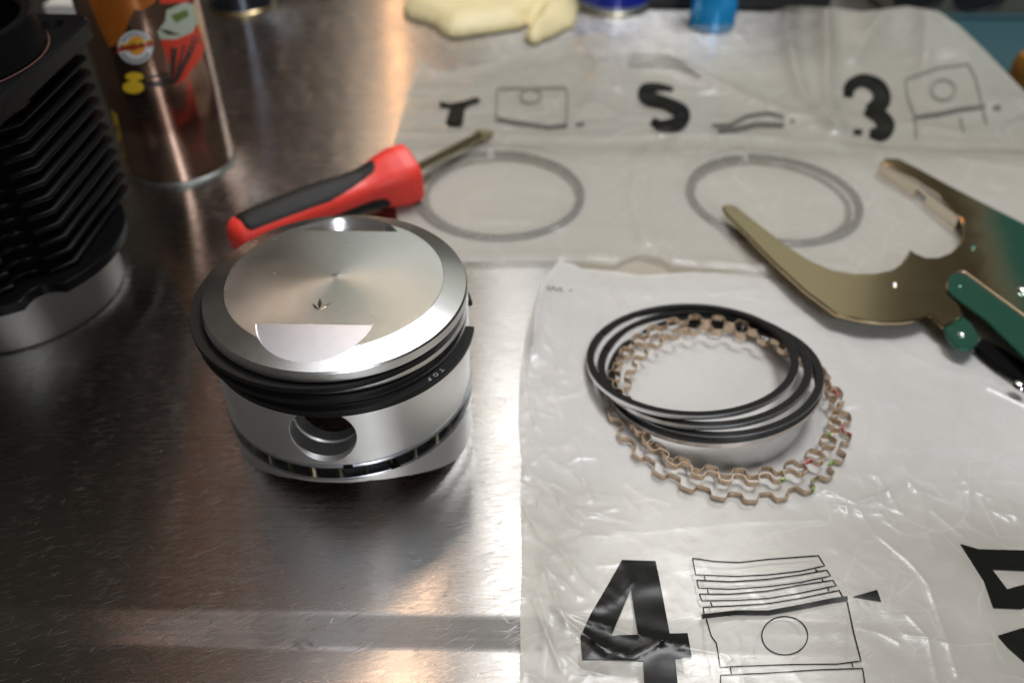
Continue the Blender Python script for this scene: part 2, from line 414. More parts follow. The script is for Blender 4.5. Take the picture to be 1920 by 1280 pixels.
# ------------------------------------------------------------------ piston
PX, PY, ZR = -64.0, 241.4, 70.8
PIN = -90.5
pist = thing('piston', 'bare aluminium piston with two valve pockets standing on the steel bench', 'piston', (PX, PY, 0))
def zb(az):
    d = abs((az-PIN+180) % 360-180); d = min(d, 180-d)
    return float(np.interp(d, [0, 17, 31, 42, 61, 64, 90], [17.0, 16.2, 13.2, 9.4, 1.6, 0, 0]))
n = 240
R = 47.5
prof = [(0, ZR+2.9, 'k'), (38.9, ZR+2.9, 'k'), (39.1, ZR+2.8, 'k'), (46.9, ZR+.25, 'k'), (R, ZR-.5, 'k'), (R, 67.1, 'k'), (43, 67.1, 'k'), (43, 63.9, 'k'), (R, 63.9, 'k'),
        (R, 61.9, 'k'), (43, 61.9, 'k'), (43, 58.9, 'k'), (R, 58.9, 'k'), (R, 57.3, 'k'), (43, 57.3, 'k'), (43, 54.4, 'k'), (R, 54.4, 'k'), (R, 26.9, 'k'), (43, 26.9, 'k'), (43, 19.2, 'k'),
        (R, 19.2, 'k'), (R, 0, 'b'), (R-.5, -.0, 'b'), (44, 0, 'b'), (43, 18, 'k'), (34.5, 22, 'k'), (34.5, 60, 'k'), (0, 62, 'k')]
V = []; Fc = []; K = len(prof)
ids = []
for i in range(n):
    az = 360*i/n; a = math.radians(az); row = []
    for q, (r, z, t_) in enumerate(prof):
        if r == 0:
            if i == 0: row.append(len(V)); V.append((PX, PY, z))
            else: row.append(ids[0][q])
            continue
        zz = zb(az)+(.5 if r == R else 0) if t_ == 'b' else z
        zz = min(zz, 19.2) if t_ == 'b' else zz
        row.append(len(V)); V.append((PX+r*math.cos(a), PY+r*math.sin(a), zz))
    ids.append(row)
FM = []
for i in range(n):
    j = (i+1) % n
    for q in range(K-1):
        f = [ids[i][q], ids[j][q], ids[j][q+1], ids[i][q+1]]; g = []
        for x in f:
            if x not in g: g.append(x)
        Fc.append(tuple(reversed(g))); FM.append(1 if q <= 1 else 2 if q <= 3 else 3 if q >= 23 else 4 if q in (17, 18, 19) else 0)
body = mesh('piston_body', V, Fc, None, parent=pist, mats=[ALU_SIDE, ALU_TOP, ALU_CHAMFER, ALU_DARK, simple('black_slot_openings', (.012, .011, .010, 1), .3, .5)], fmat=FM, sharp=30)  # oil groove faces coloured black in place of dark cut-through slots
# pin bore: counterbored, with a circlip groove
def cyl_cut(org, axis, prof_, nn=72, mat=None):
    q = Vector(axis).to_track_quat('Z', 'X'); v, f = lathe(prof_, nn, closed=False)
    n0 = len(v); k = len(prof_); V2 = [tuple(q @ Vector(p)+Vector(org)) for p in v]
    f = f+[tuple(reversed([i*k for i in range(nn)])), tuple(i*k+k-1 for i in range(nn))]
    o = mesh('cutter', V2, f, mat or ALU_CHAMFER, loc=(0, 0, 0), smooth_=False); return o
BORE = simple('bored_aluminium', (.92, .91, .89, 1), .95, .38, .2, 1500, .1)
MILL = simple('milled_pocket', (.82, .81, .81, 1), 1, .24, .08, 2500, .05)
a = math.radians(PIN); ax = (math.cos(a), math.sin(a), 0)
bore_z = 41.4
prof_b = [(11.3, -60), (11.3, 38.6), (12.0, 38.6), (12.0, 40.0), (11.4, 40.0), (11.4, 45.8), (12.6, 47.4), (12.6, 60)]
cut1 = cyl_cut((PX, PY, bore_z), ax, prof_b, 96, BORE)
# valve pockets: tilted discs sunk into the crown
def pocket(sign, half, y0, tilt, rad):
    """flat floor meeting the crown along a chord at distance y0, sinking outwards"""
    yc = y0+math.sqrt(rad*rad-half*half)
    nrm = Vector((0, sign*math.sin(tilt), math.cos(tilt)))
    org = Vector((PX+(-2.6 if sign < 0 else -.6), PY+sign*y0, ZR+2.9))
    outw = Vector((0, sign*math.cos(tilt), -math.sin(tilt)))
    c_ = org+outw*(-math.sqrt(max(0, rad*rad-half*half)))
    return cyl_cut(c_, nrm, [(rad, 0), (rad, 30)], 128, MILL)
cut2 = pocket(-1, 19.6, 26.2, math.radians(17), 19.8)
cut3 = pocket(1, 19.4, 31.0, math.radians(20), 22.0)
bake_bool(body, [cut1, cut2, cut3]); body.data.set_sharp_from_angle(angle=math.radians(6))
# stamped marks
def mark(name, strokes, z, mat, w=.5):
    parts = []
    for (x0, y0), (x1, y1), w_ in strokes:
        d = Vector((x1-x0, y1-y0)).normalized(); nn = Vector((-d.y, d.x))*w_
        A, B = Vector((x0, y0)), Vector((x1, y1)); mid = (A+B)/2
        pts = [(A.x, A.y, z), (*(mid-nn), z), (B.x, B.y, z), (*(mid+nn), z), (mid.x, mid.y, z+.22)]
        parts.append(([(p[0]+PX, p[1]+PY, p[2]) for p in pts], [(0, 1, 4), (1, 2, 4), (2, 3, 4), (3, 0, 4)]))
    return mesh(name, *join(parts), mat, parent=pist, smooth_=False)
zt = ZR+2.93
mark('centre_punch_mark', [((-2.2, 2.2), (2.2, 2.0), .5), ((.3, .8), (.3, 3.7), .5)], zt, CHROME)
mark('direction_arrow', [((-2.3, -18.3), (-3.4, -11.6), .75), ((-2.5, -18.6), (-5.6, -14.8), .55), ((-2.2, -18.6), (1.1, -14.0), .55)], zt, simple('stamped_arrow', (.10, .075, .05, 1), .6, .25))

# rings fitted loosely on the piston
def open_ring(name, label, loc, r_in, r_out, z0, z1, a0, a1, group=None, face=None, tilt=(0, 0), cat='piston ring', bev=.18):
    v, f = lathe(rect(r_in, r_out, z0, z1, bev), 150, (0, 0), a0, a1)
    fm = []
    if face is not None:
        for i in range(len(f)):
            q = i % 8 if i < 150*8 else 9
            fm.append(1 if q in (1, 2, 3) else 0)
    q = Matrix.Rotation(tilt[0], 3, 'X') @ Matrix.Rotation(tilt[1], 3, 'Y')
    v = [tuple(q @ Vector(p)+Vector(loc)) for p in v]
    o = mesh(name, v, f, None, loc=loc, mats=[RING_BLACK, face] if face else [RING_BLACK], fmat=fm if face else None, sharp=40)
    return tag(o, label, cat, group)
open_ring('piston_ring', 'black ring in the top groove of the piston, sticking out on the left', (PX-2.9, PY-.6, 0), 44.6, 49.3, 64.2, 66.4, 25, 380, 'black rings fitted on the piston')
open_ring('piston_ring', 'black ring in the second groove of the piston, below the topmost ring', (PX-2.0, PY-1.0, 0), 44.6, 49.0, 59.1, 61.4, 60, 415, 'black rings fitted on the piston')
r3 = open_ring('piston_ring', 'black ring stamped TOP in the third piston groove, open end sticking out right', (PX+1.5, PY-2.4, 0), 43.8, 48.6, 54.5, 57.0, 14.5, 356, 'black rings fitted on the piston')
LET = simple('pale_stamp', (.42, .42, .44, 1), 0, .5)
for ch, az in (('T', -35.5), ('O', -39.2), ('P', -42.9)):
    v, f = text_mesh(ch, 2.4); a = math.radians(az); q = Matrix.Rotation(a+math.pi/2+math.pi, 3, 'Z')
    c_ = Vector((PX+1.5+46.9*math.cos(a), PY-2.4+46.9*math.sin(a), 57.03))
    mesh('stamped_letter', [tuple(q @ Vector(p)+c_) for p in v], f, LET, parent=r3, smooth_=False)
oil = thing('oil_control_ring', 'three piece oil ring with steel rails in the lowest groove of the piston', 'oil ring', (PX, PY, 0))
mesh('rail', *lathe(rect(43.6, 48.05, 25.6, 26.75, .15), 160, (PX, PY), -80, 276), RAIL, parent=oil)
mesh('rail', *lathe(rect(43.6, 48.2, 19.35, 20.5, .15), 160, (PX, PY), -60, 296), RAIL, parent=oil)
parts = []
for i in range(30):
    a = math.radians(i*12-86+random.uniform(-1, 1)); w = random.choice([.5, .7, .95, .2]); c_ = np.array([math.cos(a), math.sin(a)]); s_ = np.array([-c_[1], c_[0]])
    c0 = np.array([PX, PY]); z0, z1 = 20.2, 25.9
    qs = [c0+c_*44.0-s_*w, c0+c_*45.8-s_*w, c0+c_*46.2, c0+c_*45.8+s_*w, c0+c_*44.0+s_*w]
    parts.append(prism([tuple(p) for p in qs], z0, z1))
    if w > 1: parts.append(prism([tuple(c0+c_*45-s_*2.2), tuple(c0+c_*46.7-s_*2.2), tuple(c0+c_*46.7+s_*.5), tuple(c0+c_*45+s_*.5)], z0, z0+1.5))
mesh('spacer_expander', *join(parts), GOLDY, parent=oil)

# ------------------------------------------------------------------ plastic film with drawings
HX, HY = np.array([1., 2.]), None
def edge_arc(pl, m_):
    pl = np.array(pl, float); d = np.r_[0, np.cumsum(np.hypot(*np.diff(pl, axis=0).T))]; d /= d[-1]
    u = np.linspace(0, 1, m_); return np.stack([np.interp(u, d, pl[:, 0]), np.interp(u, d, pl[:, 1])], 1)
def seg_dist(x, y, pts):
    best = np.full(np.shape(x), 1e9)
    for a, b in zip(pts[:-1], pts[1:]):
        ax_, ay_ = a; dx, dy = b[0]-a[0], b[1]-a[1]; L = dx*dx+dy*dy
        t_ = np.clip(((x-ax_)*dx+(y-ay_)*dy)/L, 0, 1); best = np.minimum(best, np.hypot(x-ax_-t_*dx, y-ay_-t_*dy))
    return best
def creases(L):
    return [([P(*q)[:2] for q in pts], h, w) for pts, h, w in L]
NEAR_CR = creases([
    ([(1050, 485), (1020, 530), (1005, 600), (998, 670)], 5.0, 3.0),
    ([(1000, 640), (990, 720), (1005, 800), (985, 900)], 1.6, 1.6),
    ([(985, 960), (1010, 1010), (1050, 1040)], 1.5, 1.3),
    ([(1040, 1150), (1090, 1165), (1200, 1200), (1300, 1225), (1360, 1235), (1375, 1260)], 1.5, 1.1),
    ([(1040, 1150), (1130, 1225), (1180, 1240), (1240, 1210)], 1.6, 1.0),
    ([(1030, 1000), (1080, 1080), (1110, 1110)], .9, 1.2),
    ([(1150, 560), (1190, 600)], 1.5, 1.6), ([(1120, 520), (1160, 570), (1170, 590)], 1.5, 1.8), ([(1240, 520), (1300, 560)], 1.3, 2),
    ([(1380, 560), (1470, 575)], 1.3, 1.5), ([(1100, 560), (1130, 600), (1120, 650)], 1.6, 1.4), ([(1060, 560), (1075, 640), (1060, 720)], 1.5, 1.5), ([(1200, 530), (1215, 560)], 1.6, 1.6),
    ([(1290, 530), (1330, 556), (1420, 550)], 1.4, 1.5), ([(1020, 640), (1050, 700)], 1.5, 1.2), ([(1560, 640), (1590, 760)], 1.0, 2.2), ([(1640, 640), (1760, 700), (1860, 720)], 1.2, 2.4),
    ([(1020, 1060), (1060, 1180)], 1.2, 1.1), ([(1000, 1130), (1050, 1260)], 1.2, 1.2), ([(1080, 960), (1180, 985)], 1.1, 1.2), ([(1380, 1200), (1392, 1290)], 1.0, .9), ([(1010, 900), (1090, 985)], 1.2, 1.0),
    ([(1545, 925), (1600, 950), (1640, 940), (1700, 910), (1712, 925)], 2.0, 1.2),
    ([(1610, 965), (1640, 1010), (1700, 1060), (1735, 1100), (1770, 1200), (1790, 1270)], .9, .9),
    ([(1725, 930), (1730, 990), (1745, 1030)], .7, 1.0), ([(1745, 965), (1800, 1010)], .8, 1.4),
    ([(1700, 1160), (1735, 1200), (1755, 1290)], .7, .9),
    ([(1740, 912), (1860, 905), (1960, 915)], .8, 1.2), ([(1540, 980), (1400, 985), (1200, 1005), (1150, 1000)], .7, 1.4),
    ([(1850, 735), (1900, 760), (1960, 790)], 2.5, 1.6),
    ([(1560, 620), (1640, 700), (1700, 800), (1690, 880)], .7, 3.0), ([(1800, 780), (1750, 850), (1650, 900)], .8, 2.6),
    ([(1010, 690), (1060, 790), (1090, 880), (1100, 960)], .9, 2.2), ([(1490, 512), (1500, 600)], 1.1, 1.2)])
_r = random.Random(11)
for _k in range(95):                         # small random crinkles, crowded along the left edge and below the rings
    if _k < 45: cx_, cy_ = _r.uniform(4, 34)**1.0, _r.uniform(110, 350)
    elif _k < 70: cx_, cy_ = _r.uniform(20, 220), _r.uniform(186, 206)
    elif _k < 80: cx_, cy_ = _r.uniform(20, 150), _r.uniform(325, 355)
    else: cx_, cy_ = _r.uniform(120, 230), _r.uniform(120, 320)
    a_ = _r.uniform(0, 3.14); l_ = _r.uniform(2.5, 9); b_ = a_+_r.uniform(-.7, .7)
    NEAR_CR.append(([np.array([cx_, cy_]), np.array([cx_+l_*math.cos(a_), cy_+l_*math.sin(a_)]), np.array([cx_+l_*(math.cos(a_)+math.cos(b_)), cy_+l_*(math.sin(a_)+math.sin(b_))])], _r.uniform(.4, 1.1), _r.uniform(.7, 1.3)))
def H_near(x, y):
    h = .8+1.7*fbm(x/30, y/30, 3, 3)
    h = h+.35*ridged(x/44+3, y/27, 11)+.10*ridged((x+y)/17, (y-x)/26, 31)
    edge = np.exp(-np.maximum(0, x-3)/14.)
    h = h+edge*(.55*ridged(x/7.5, y/14, 23)+.25*ridged(y/9, x/9, 41))
    flat = smooth(60, 44, np.hypot(x-90, y-256))                      # pressed flat under the rings
    h = h*(1-.55*flat)
    for pts, a_, w in NEAR_CR: h = h+a_*np.exp(-(seg_dist(x, y, pts)/(w*1.15))**1.0)*(.8 if a_ > 3 else .5)
    return np.maximum(h, .5)
FAR_CR = creases([
    ([(745, 262), (900, 262), (1000, 268), (1100, 272), (1200, 268), (1400, 268), (1560, 285), (1700, 300), (1900, 300)], 2.2, 5),
    ([(1210, 290), (1205, 380), (1215, 470)], 2.6, 4), ([(1195, 300), (1180, 380), (1200, 470)], 1.8, 3), ([(1235, 270), (1290, 250)], 2, 4),
    ([(1180, 60), (1260, 150), (1400, 200), (1560, 260)], 6, 8), ([(1120, 80), (1160, 180)], 4, 7),
    ([(1075, 70), (1120, 150), (1110, 210)], 4, 8), ([(1460, 30), (1460, 120), (1500, 200), (1560, 260)], 7, 7), ([(1520, 60), (1540, 160), (1550, 230)], 7, 7),
    ([(1380, 110), (1470, 80)], 5, 7), ([(1700, 60), (1720, 160), (1730, 200)], 4, 9), ([(1640, 90), (1590, 150)], 4, 9),
    ([(760, 494), (1000, 488), (1150, 492)], 3.0, 3.0), ([(1260, 500), (1500, 520)], 2.5, 3.0), ([(1640, 350), (1700, 480)], 2, 5),
    ([(1790, 310), (1920, 330)], 3, 4), ([(1700, 250), (1800, 262), (1920, 240)], 4, 6)])
RA, RB = (-9.0, 425.8, 50.0), (151.5, 426.0, 50.5)                    # rings inside the pockets
def H_far(x, y):
    h = 2.2+2.0*fbm(x/60, y/50, 5, 3)+1.1*ridged(x/60+1, y/34, 13)+.5*ridged((x-y)/22, (y+x)/40, 33)
    for cx, cy, r in (RA, RB):
        d = np.hypot(x-cx, y-cy); h = h+1.6*np.exp(-((d-r)/4.)**2)-1.1*smooth(r-3, r-14, d)
    tent = smooth(545, 665, y)*smooth(20, 120, x)
    h = h+tent*21
    h = h+smooth(520, 640, y)*(1-smooth(20, 120, x))*5*fbm(x/30, y/60, 50, 2)
    h = h+11*smooth(285, 330, x)*smooth(505, 540, y)
    for pts, a_, w in FAR_CR: h = h+a_*(1+1.2*tent)*np.exp(-(seg_dist(x, y, pts)/w)**1.4)*.8
    return np.maximum(h, 1.0)
def sheet(top, bottom, left, right, H, nu, nv):
    T_, B_ = edge_arc(top, nu), edge_arc(bottom, nu); L_, R_ = edge_arc(left, nv), edge_arc(right, nv)
    u = np.linspace(0, 1, nu)[None, :, None]; v = np.linspace(0, 1, nv)[:, None, None]
    G = (1-v)*T_[None]+v*B_[None]+(1-u)*L_[:, None]+u*R_[:, None]-((1-u)*(1-v)*T_[0]+u*(1-v)*T_[-1]+(1-u)*v*B_[0]+u*v*B_[-1])
    px, py = G[..., 0].ravel(), G[..., 1].ravel()
    d = _F[None]+_R[None]*((px-960)/F_PX)[:, None]-_U[None]*((py-640)/F_PX)[:, None]
    z = np.zeros(len(px))
    for _ in range(16):
        tt = (z-CAM_H)/d[:, 2]; X = d[:, 0]*tt; Y = d[:, 1]*tt; z = .5*z+.5*H(X, Y)
    tt = (z-CAM_H)/d[:, 2]
    V = np.stack([d[:, 0]*tt, d[:, 1]*tt, z], 1)
    Fc = [(i*nu+j, (i+1)*nu+j, (i+1)*nu+j+1, i*nu+j+1) for i in range(nv-1) for j in range(nu-1)]
    return V, Fc
# near bag
nb_top = [(1050, 485), (1090, 503), (1150, 508), (1200, 516), (1300, 510), (1400, 512), (1490, 514), (1600, 548), (1750, 592), (2000, 640)]
nb_left = [(1050, 485), (1014, 530), (988, 610), (974, 700), (972, 780), (978, 850), (976, 930), (979, 1050), (975, 1150), (976, 1230), (972, 1400)]
near = thing('ring_bag', 'milky plastic ring bag printed 4 and 5 lying flat in the foreground', 'plastic bag', (100, 230, 0), 'printed plastic ring bags')
fo = mesh('film', *sheet(nb_top, [(972, 1400), (2250, 1400)], nb_left, [(2000, 640), (2250, 1400)], H_near, 330, 320), FILM_NEAR, parent=near, sharp=80)
fb_top = [(788, 108), (800, 124), (830, 134), (870, 130), (905, 126), (930, 112), (980, 98), (1050, 88), (1080, 70), (1120, 62), (1170, 66), (1200, 54), (1250, 48), (1300, 48),
          (1340, 48), (1400, 42), (1440, 26), (1480, 12), (1560, 15), (1620, 22), (1700, 12), (1760, 22), (1800, 50), (1850, 98), (1900, 150), (1990, 240)]
fb_bot = [(760, 502), (870, 492), (1000, 492), (1100, 493), (1150, 500), (1175, 485), (1200, 478), (1240, 485), (1262, 500), (1350, 506), (1450, 516), (1600, 552), (1750, 596), (2010, 660)]
far = thing('ring_bag', 'milky plastic pocket bag printed with large symbols, holding two rings, behind the piston', 'plastic bag', (60, 480, 0), 'printed plastic ring bags')
mesh('back_film', *sheet([(738, 262), (1200, 262), (1990, 292)], [(p[0], p[1]-3) for p in fb_bot], [(738, 262), (736, 340), (746, 420), (762, 500)], [(1990, 292), (2010, 656)], lambda x, y: .35+.25*fbm(x/40, y/40, 9), 60, 50), FILM_BACK, parent=far, sharp=80)
mesh('film', *sheet(fb_top, fb_bot, [(788, 108), (762, 180), (740, 260), (736, 340), (746, 420), (760, 502)], [(1990, 240), (2010, 660)], H_far, 300, 220), FILM_FAR, parent=far, sharp=80)
mesh('rear_flap', *sheet([(1088, 478), (1200, 462), (1300, 470), (1520, 500)], [(1080, 530), (1200, 545), (1530, 540)], [(1088, 478), (1080, 530)], [(1520, 500), (1530, 540)], lambda x, y: .25+.1*fbm(x/20, y/20, 9), 60, 20), film('tan_film', (.52, .47, .38, 1), .95, .99, .5, .05), parent=near, sharp=80)  # tan inner film layer in the gap between the bags
# prints: closed outlines and strokes laid on the film
def fill(outline, H, lift=.38, step=1.6, ray_map=None):
    pts = [Vector((p[0], p[1], 0)) for p in outline]
    bm = bmesh.new(); vs = [bm.verts.new(p) for p in pts]; bm.faces.new(vs)
    lo = [min(p[i] for p in outline) for i in (0, 1)]; hi = [max(p[i] for p in outline) for i in (0, 1)]
    k = max(6, step*5)
    for ax_, nrm in ((0, (1, 0, 0)), (1, (0, 1, 0))):
        c = lo[ax_]+k
        while c < hi[ax_]:
            co = [0, 0, 0]; co[ax_] = c
            bmesh.ops.bisect_plane(bm, geom=bm.verts[:]+bm.edges[:]+bm.faces[:], plane_co=co, plane_no=nrm); c += k
    bmesh.ops.triangulate(bm, faces=bm.faces[:])
    bm.verts.index_update()
    if ray_map: V = [ray_map(v.co.x, v.co.y) for v in bm.verts]
    else:
        V = drapev([(v.co.x, v.co.y) for v in bm.verts], H, lift)
    Fc = [tuple(v.index for v in f.verts) for f in bm.faces]; bm.free(); return V, Fc
def stroke(pts, w, H, lift=.38, closed=False, ray_map=None):
    pts = [np.array(p, float) for p in pts]
    if closed: pts.append(pts[0])
    out = []
    for a, b in zip(pts[:-1], pts[1:]):
        k = max(1, int(np.hypot(*(b-a))/9)); out += [a+(b-a)*i/k for i in range(k)]
    out.append(pts[-1]); V = []; Fc = []
    for i, p in enumerate(out):
        d = out[min(i+1, len(out)-1)]-out[max(i-1, 0)]
        if closed and i in (0, len(out)-1): d = out[1]-out[-2]
        d = d/max(1e-6, np.hypot(*d)); nn = np.array([-d[1], d[0]])*w/2
        for s_ in (-1, 1):
            q = p+nn*s_
            V.append(ray_map(*q) if ray_map else q)
    if not ray_map: V = drapev(V, H, lift)
    for i in range(len(out)-1): Fc.append((2*i, 2*i+1, 2*i+3, 2*i+2))
    return V, Fc
def ell(cx, cy, rx, ry, k=28, rot=0): return [(cx+rx*math.cos(2*math.pi*i/k)*math.cos(rot)-ry*math.sin(2*math.pi*i/k)*math.sin(rot), cy+rx*math.cos(2*math.pi*i/k)*math.sin(rot)+ry*math.sin(2*math.pi*i/k)*math.cos(rot)) for i in range(k)]
four = [fill([(1166, 1050), (1229, 1052), (1243, 1120), (1254, 1188), (1289, 1187), (1297, 1232), (1266, 1236), (1275, 1330), (1210, 1330), (1205, 1239), (1090, 1237), (1088, 1194), (1108, 1150)], H_near)]
# the open triangle of the 4 is left clear by building the digit from its strokes
four = [fill([(1166, 1050), (1229, 1052), (1183, 1104), (1146, 1192), (1137, 1236), (1092, 1237), (1088, 1194), (1108, 1150), (1140, 1096)], H_near),
        fill([(1183, 1104), (1229, 1052), (1237, 1090), (1254, 1180), (1266, 1236), (1275, 1330), (1210, 1330), (1206, 1240), (1196, 1188), (1190, 1150)], H_near, .40),
        fill([(1137, 1192), (1289, 1187), (1297, 1232), (1206, 1239), (1130, 1237)], H_near, .42)]
mesh('printed_digit', *join(four), INK, parent=near)
five = [fill([(1800, 1020), (1835, 1030), (1915, 1032), (2010, 1034), (2030, 1072), (1930, 1071), (1860, 1068), (1888, 1105), (1905, 1100), (1930, 1094), (1990, 1096), (2060, 1130), (2085, 1190), (2060, 1240),
              (1990, 1262), (1930, 1250), (1890, 1215), (1870, 1192), (1918, 1177), (1950, 1196), (1990, 1206), (2010, 1180), (1980, 1150), (1930, 1136), (1914, 1142), (1862, 1140), (1845, 1090)], H_near)]
mesh('printed_digit', *join(five), INK, parent=near)
w = 2.3
dg = [[(1298, 1047), (1340, 1053), (1385, 1055), (1440, 1049), (1534, 1042), (1546, 1061), (1500, 1071), (1440, 1078), (1380, 1081), (1304, 1078), (1298, 1047)],
      [(1320, 1080), (1322, 1088)], [(1528, 1067), (1534, 1073)],
      [(1306, 1088), (1370, 1091), (1440, 1086), (1500, 1078), (1550, 1069), (1557, 1080), (1500, 1092), (1440, 1100), (1370, 1105), (1310, 1103), (1306, 1088)],
      [(1326, 1105), (1328, 1113)], [(1541, 1085), (1543, 1091)],
      [(1311, 1114), (1370, 1114), (1440, 1108), (1500, 1097), (1561, 1088), (1568, 1098), (1500, 1112), (1440, 1122), (1380, 1126), (1316, 1127), (1311, 1114)],
      [(1332, 1129), (1335, 1137)], [(1551, 1102), (1554, 1108)],
      [(1318, 1139), (1380, 1136), (1440, 1132), (1500, 1122), (1573, 1107), (1580, 1119)], [(1318, 1139), (1320, 1150)],
      [(1324, 1160), (1333, 1192), (1343, 1206), (1350, 1251), (1420, 1248), (1480, 1246), (1570, 1245), (1614, 1239), (1600, 1185), (1588, 1128)],
      ell(1471, 1192, 43, 36, 40)+[(1514, 1192)],
      [(1369, 1251), (1371, 1264)], [(1596, 1241), (1599, 1251)],
      [(1350, 1300), (1351, 1266), (1440, 1262), (1530, 1256), (1617, 1253), (1621, 1280), (1630, 1330)]]
parts = [stroke(q, w, H_near) for q in dg]
parts.append(stroke([(1316, 1156), (1380, 1149), (1440, 1149), (1500, 1138), (1560, 1126), (1589, 1122)], 9, H_near, .40))
mesh('printed_diagram', *join(parts), INK, parent=near)
mesh('printed_pointer', *fill([(1598, 1119), (1644, 1106), (1652, 1128)], H_near), INK, parent=near)
mesh('printed_note', *join([stroke(q, 2.2, H_near) for q in ([(1030, 536), (1026, 541), (1032, 545), (1036, 540)], [(1036, 538), (1044, 546), (1050, 540), (1054, 547)], [(1068, 546), (1072, 544)])]), INK_SOFT, parent=near)
# far prints
Tsh = [(824, 193), (845, 197), (870, 192), (893, 185), (902, 190), (896, 196), (880, 200), (872, 206), (868, 234), (864, 240), (842, 239), (836, 232), (844, 205), (826, 204)]
mesh('printed_symbol', *fill(Tsh, H_far, 1.1), INK, parent=far)
def fat(pts, ws, H, lift):                      # a brush stroke of varying width
    c = catmull([(*p, w_) for p, w_ in zip(pts, ws)], 6); V = []; Fc = []
    for i, p in enumerate(c):
        d = c[min(i+1, len(c)-1)][:2]-c[max(i-1, 0)][:2]; d = d/np.hypot(*d); nn = np.array([-d[1], d[0]])
        for s_ in (-1, -.33, .33, 1):
            V.append(p[:2]+nn*s_*p[2]/2)
    V = drapev(V, H, lift)
    for i in range(len(c)-1):
        for k in range(3): Fc.append((4*i+k, 4*i+k+1, 4*i+k+5, 4*i+k+4))
    return V, Fc
mesh('printed_symbol', *fat([(1262, 170), (1235, 166), (1211, 172), (1215, 186), (1250, 197), (1278, 214), (1270, 234), (1240, 238), (1222, 228)], [8, 15, 26, 28, 24, 30, 28, 20, 14], H_far, 1.1), INK, parent=far)
mesh('printed_symbol', *join([fat([(1590, 184), (1594, 164), (1618, 153), (1646, 166), (1652, 192), (1630, 212)], [18, 22, 24, 30, 34, 26], H_far, 1.1),
     fat([(1622, 208), (1648, 220), (1660, 238), (1650, 252), (1630, 252)], [18, 28, 34, 30, 14], H_far, 1.2), fill([(1600, 245), (1616, 246), (1616, 255), (1600, 254)], H_far, 1.2)]), INK, parent=far)
mesh('printed_diagram', *join([stroke(q, 4, H_far, 1.0) for q in ([(932, 175), (935, 168), (1060, 166), (1064, 180), (1062, 236)], [(932, 175), (930, 228)], ell(995, 182, 20, 13)+[(1015, 182)])]), INK_FAINT, parent=far)
mesh('printed_diagram', *join([stroke([(932, 225), (960, 231), (1000, 237), (1030, 241), (1064, 237)], 7, H_far, 1.1), stroke([(1080, 236), (1096, 234)], 5, H_far, 1.1)]), INK_SOFT, parent=far)
mesh('printed_diagram', *join([stroke([(1335, 238), (1370, 236), (1400, 220), (1440, 214), (1470, 222)], 6, H_far, 1.1)]+[stroke([(1345, 238+k), (1380, 236+k), (1420, 226+k), (1470, 228+k)], 3, H_far, 1.1) for k in (6, 12)]+[stroke([(1482, 228), (1490, 229)], 5, H_far, 1.1)]), INK_SOFT, parent=far)
mesh('printed_diagram', *join([stroke(q, 4, H_far, 1.0) for q in ([(1700, 180), (1698, 150), (1760, 128), (1815, 122), (1830, 150), (1840, 195)], [(1700, 180), (1716, 222), (1718, 262)], ell(1768, 170, 22, 19)+[(1790, 170)], [(1842, 205), (1850, 235)], [(1800, 222), (1806, 250)])]), INK_FAINT, parent=far)
mesh('printed_diagram', *join([stroke([(1712, 223), (1760, 216), (1800, 207), (1848, 201)], 7, H_far, 1.1), stroke([(1862, 204), (1876, 203)], 9, H_far, 1.1)]), INK_SOFT, parent=far)
mesh('printed_note', *join([stroke([(1180+random.uniform(-3, 3), 104+10*k), (1250+8*k, 108+10*k), (1290+12*k, 122+12*k)], 3, H_far, 1.1) for k in range(3)]), INK_FAINT, parent=far)

# rings inside the far bag's pockets
for (cx, cy, r), side in ((RA, 'left pocket, by the screwdriver'), (RB, 'right pocket, under the plier jaw')):
    v, f = lathe(rect(r-4.2, r, 0.3, 2.6, .3), 120, (0, 0), 100, 455)
    o = mesh('bagged_ring', [(p[0]+cx, p[1]+cy, p[2]+.2) for p in v], f, simple('dull_ring_steel', (.018, .02, .022, 1), .1, .5), loc=(cx, cy, 0), sharp=40)
    tag(o, 'grey ring seen through milky film in the '+side, 'piston ring', 'rings packed in the pocket bag')
    v, f = lathe(rect(r-7.2, r-4.4, 0.3, 2.0, .3), 120, (0, 0), 0, 360)
    o = mesh('bagged_spring', [(p[0]+cx+random.uniform(-.5, .5)+(-3 if cx > 50 else 2.0), p[1]+cy-3.4, p[2]+.2) for p in v], f, simple('dull_spring_steel', (.20, .18, .15, 1), .7, .4), loc=(cx, cy, 0), sharp=40)
    tag(o, 'thin grey expander nested inside the ring in the '+side, 'expander', 'expanders packed in the pocket bag')

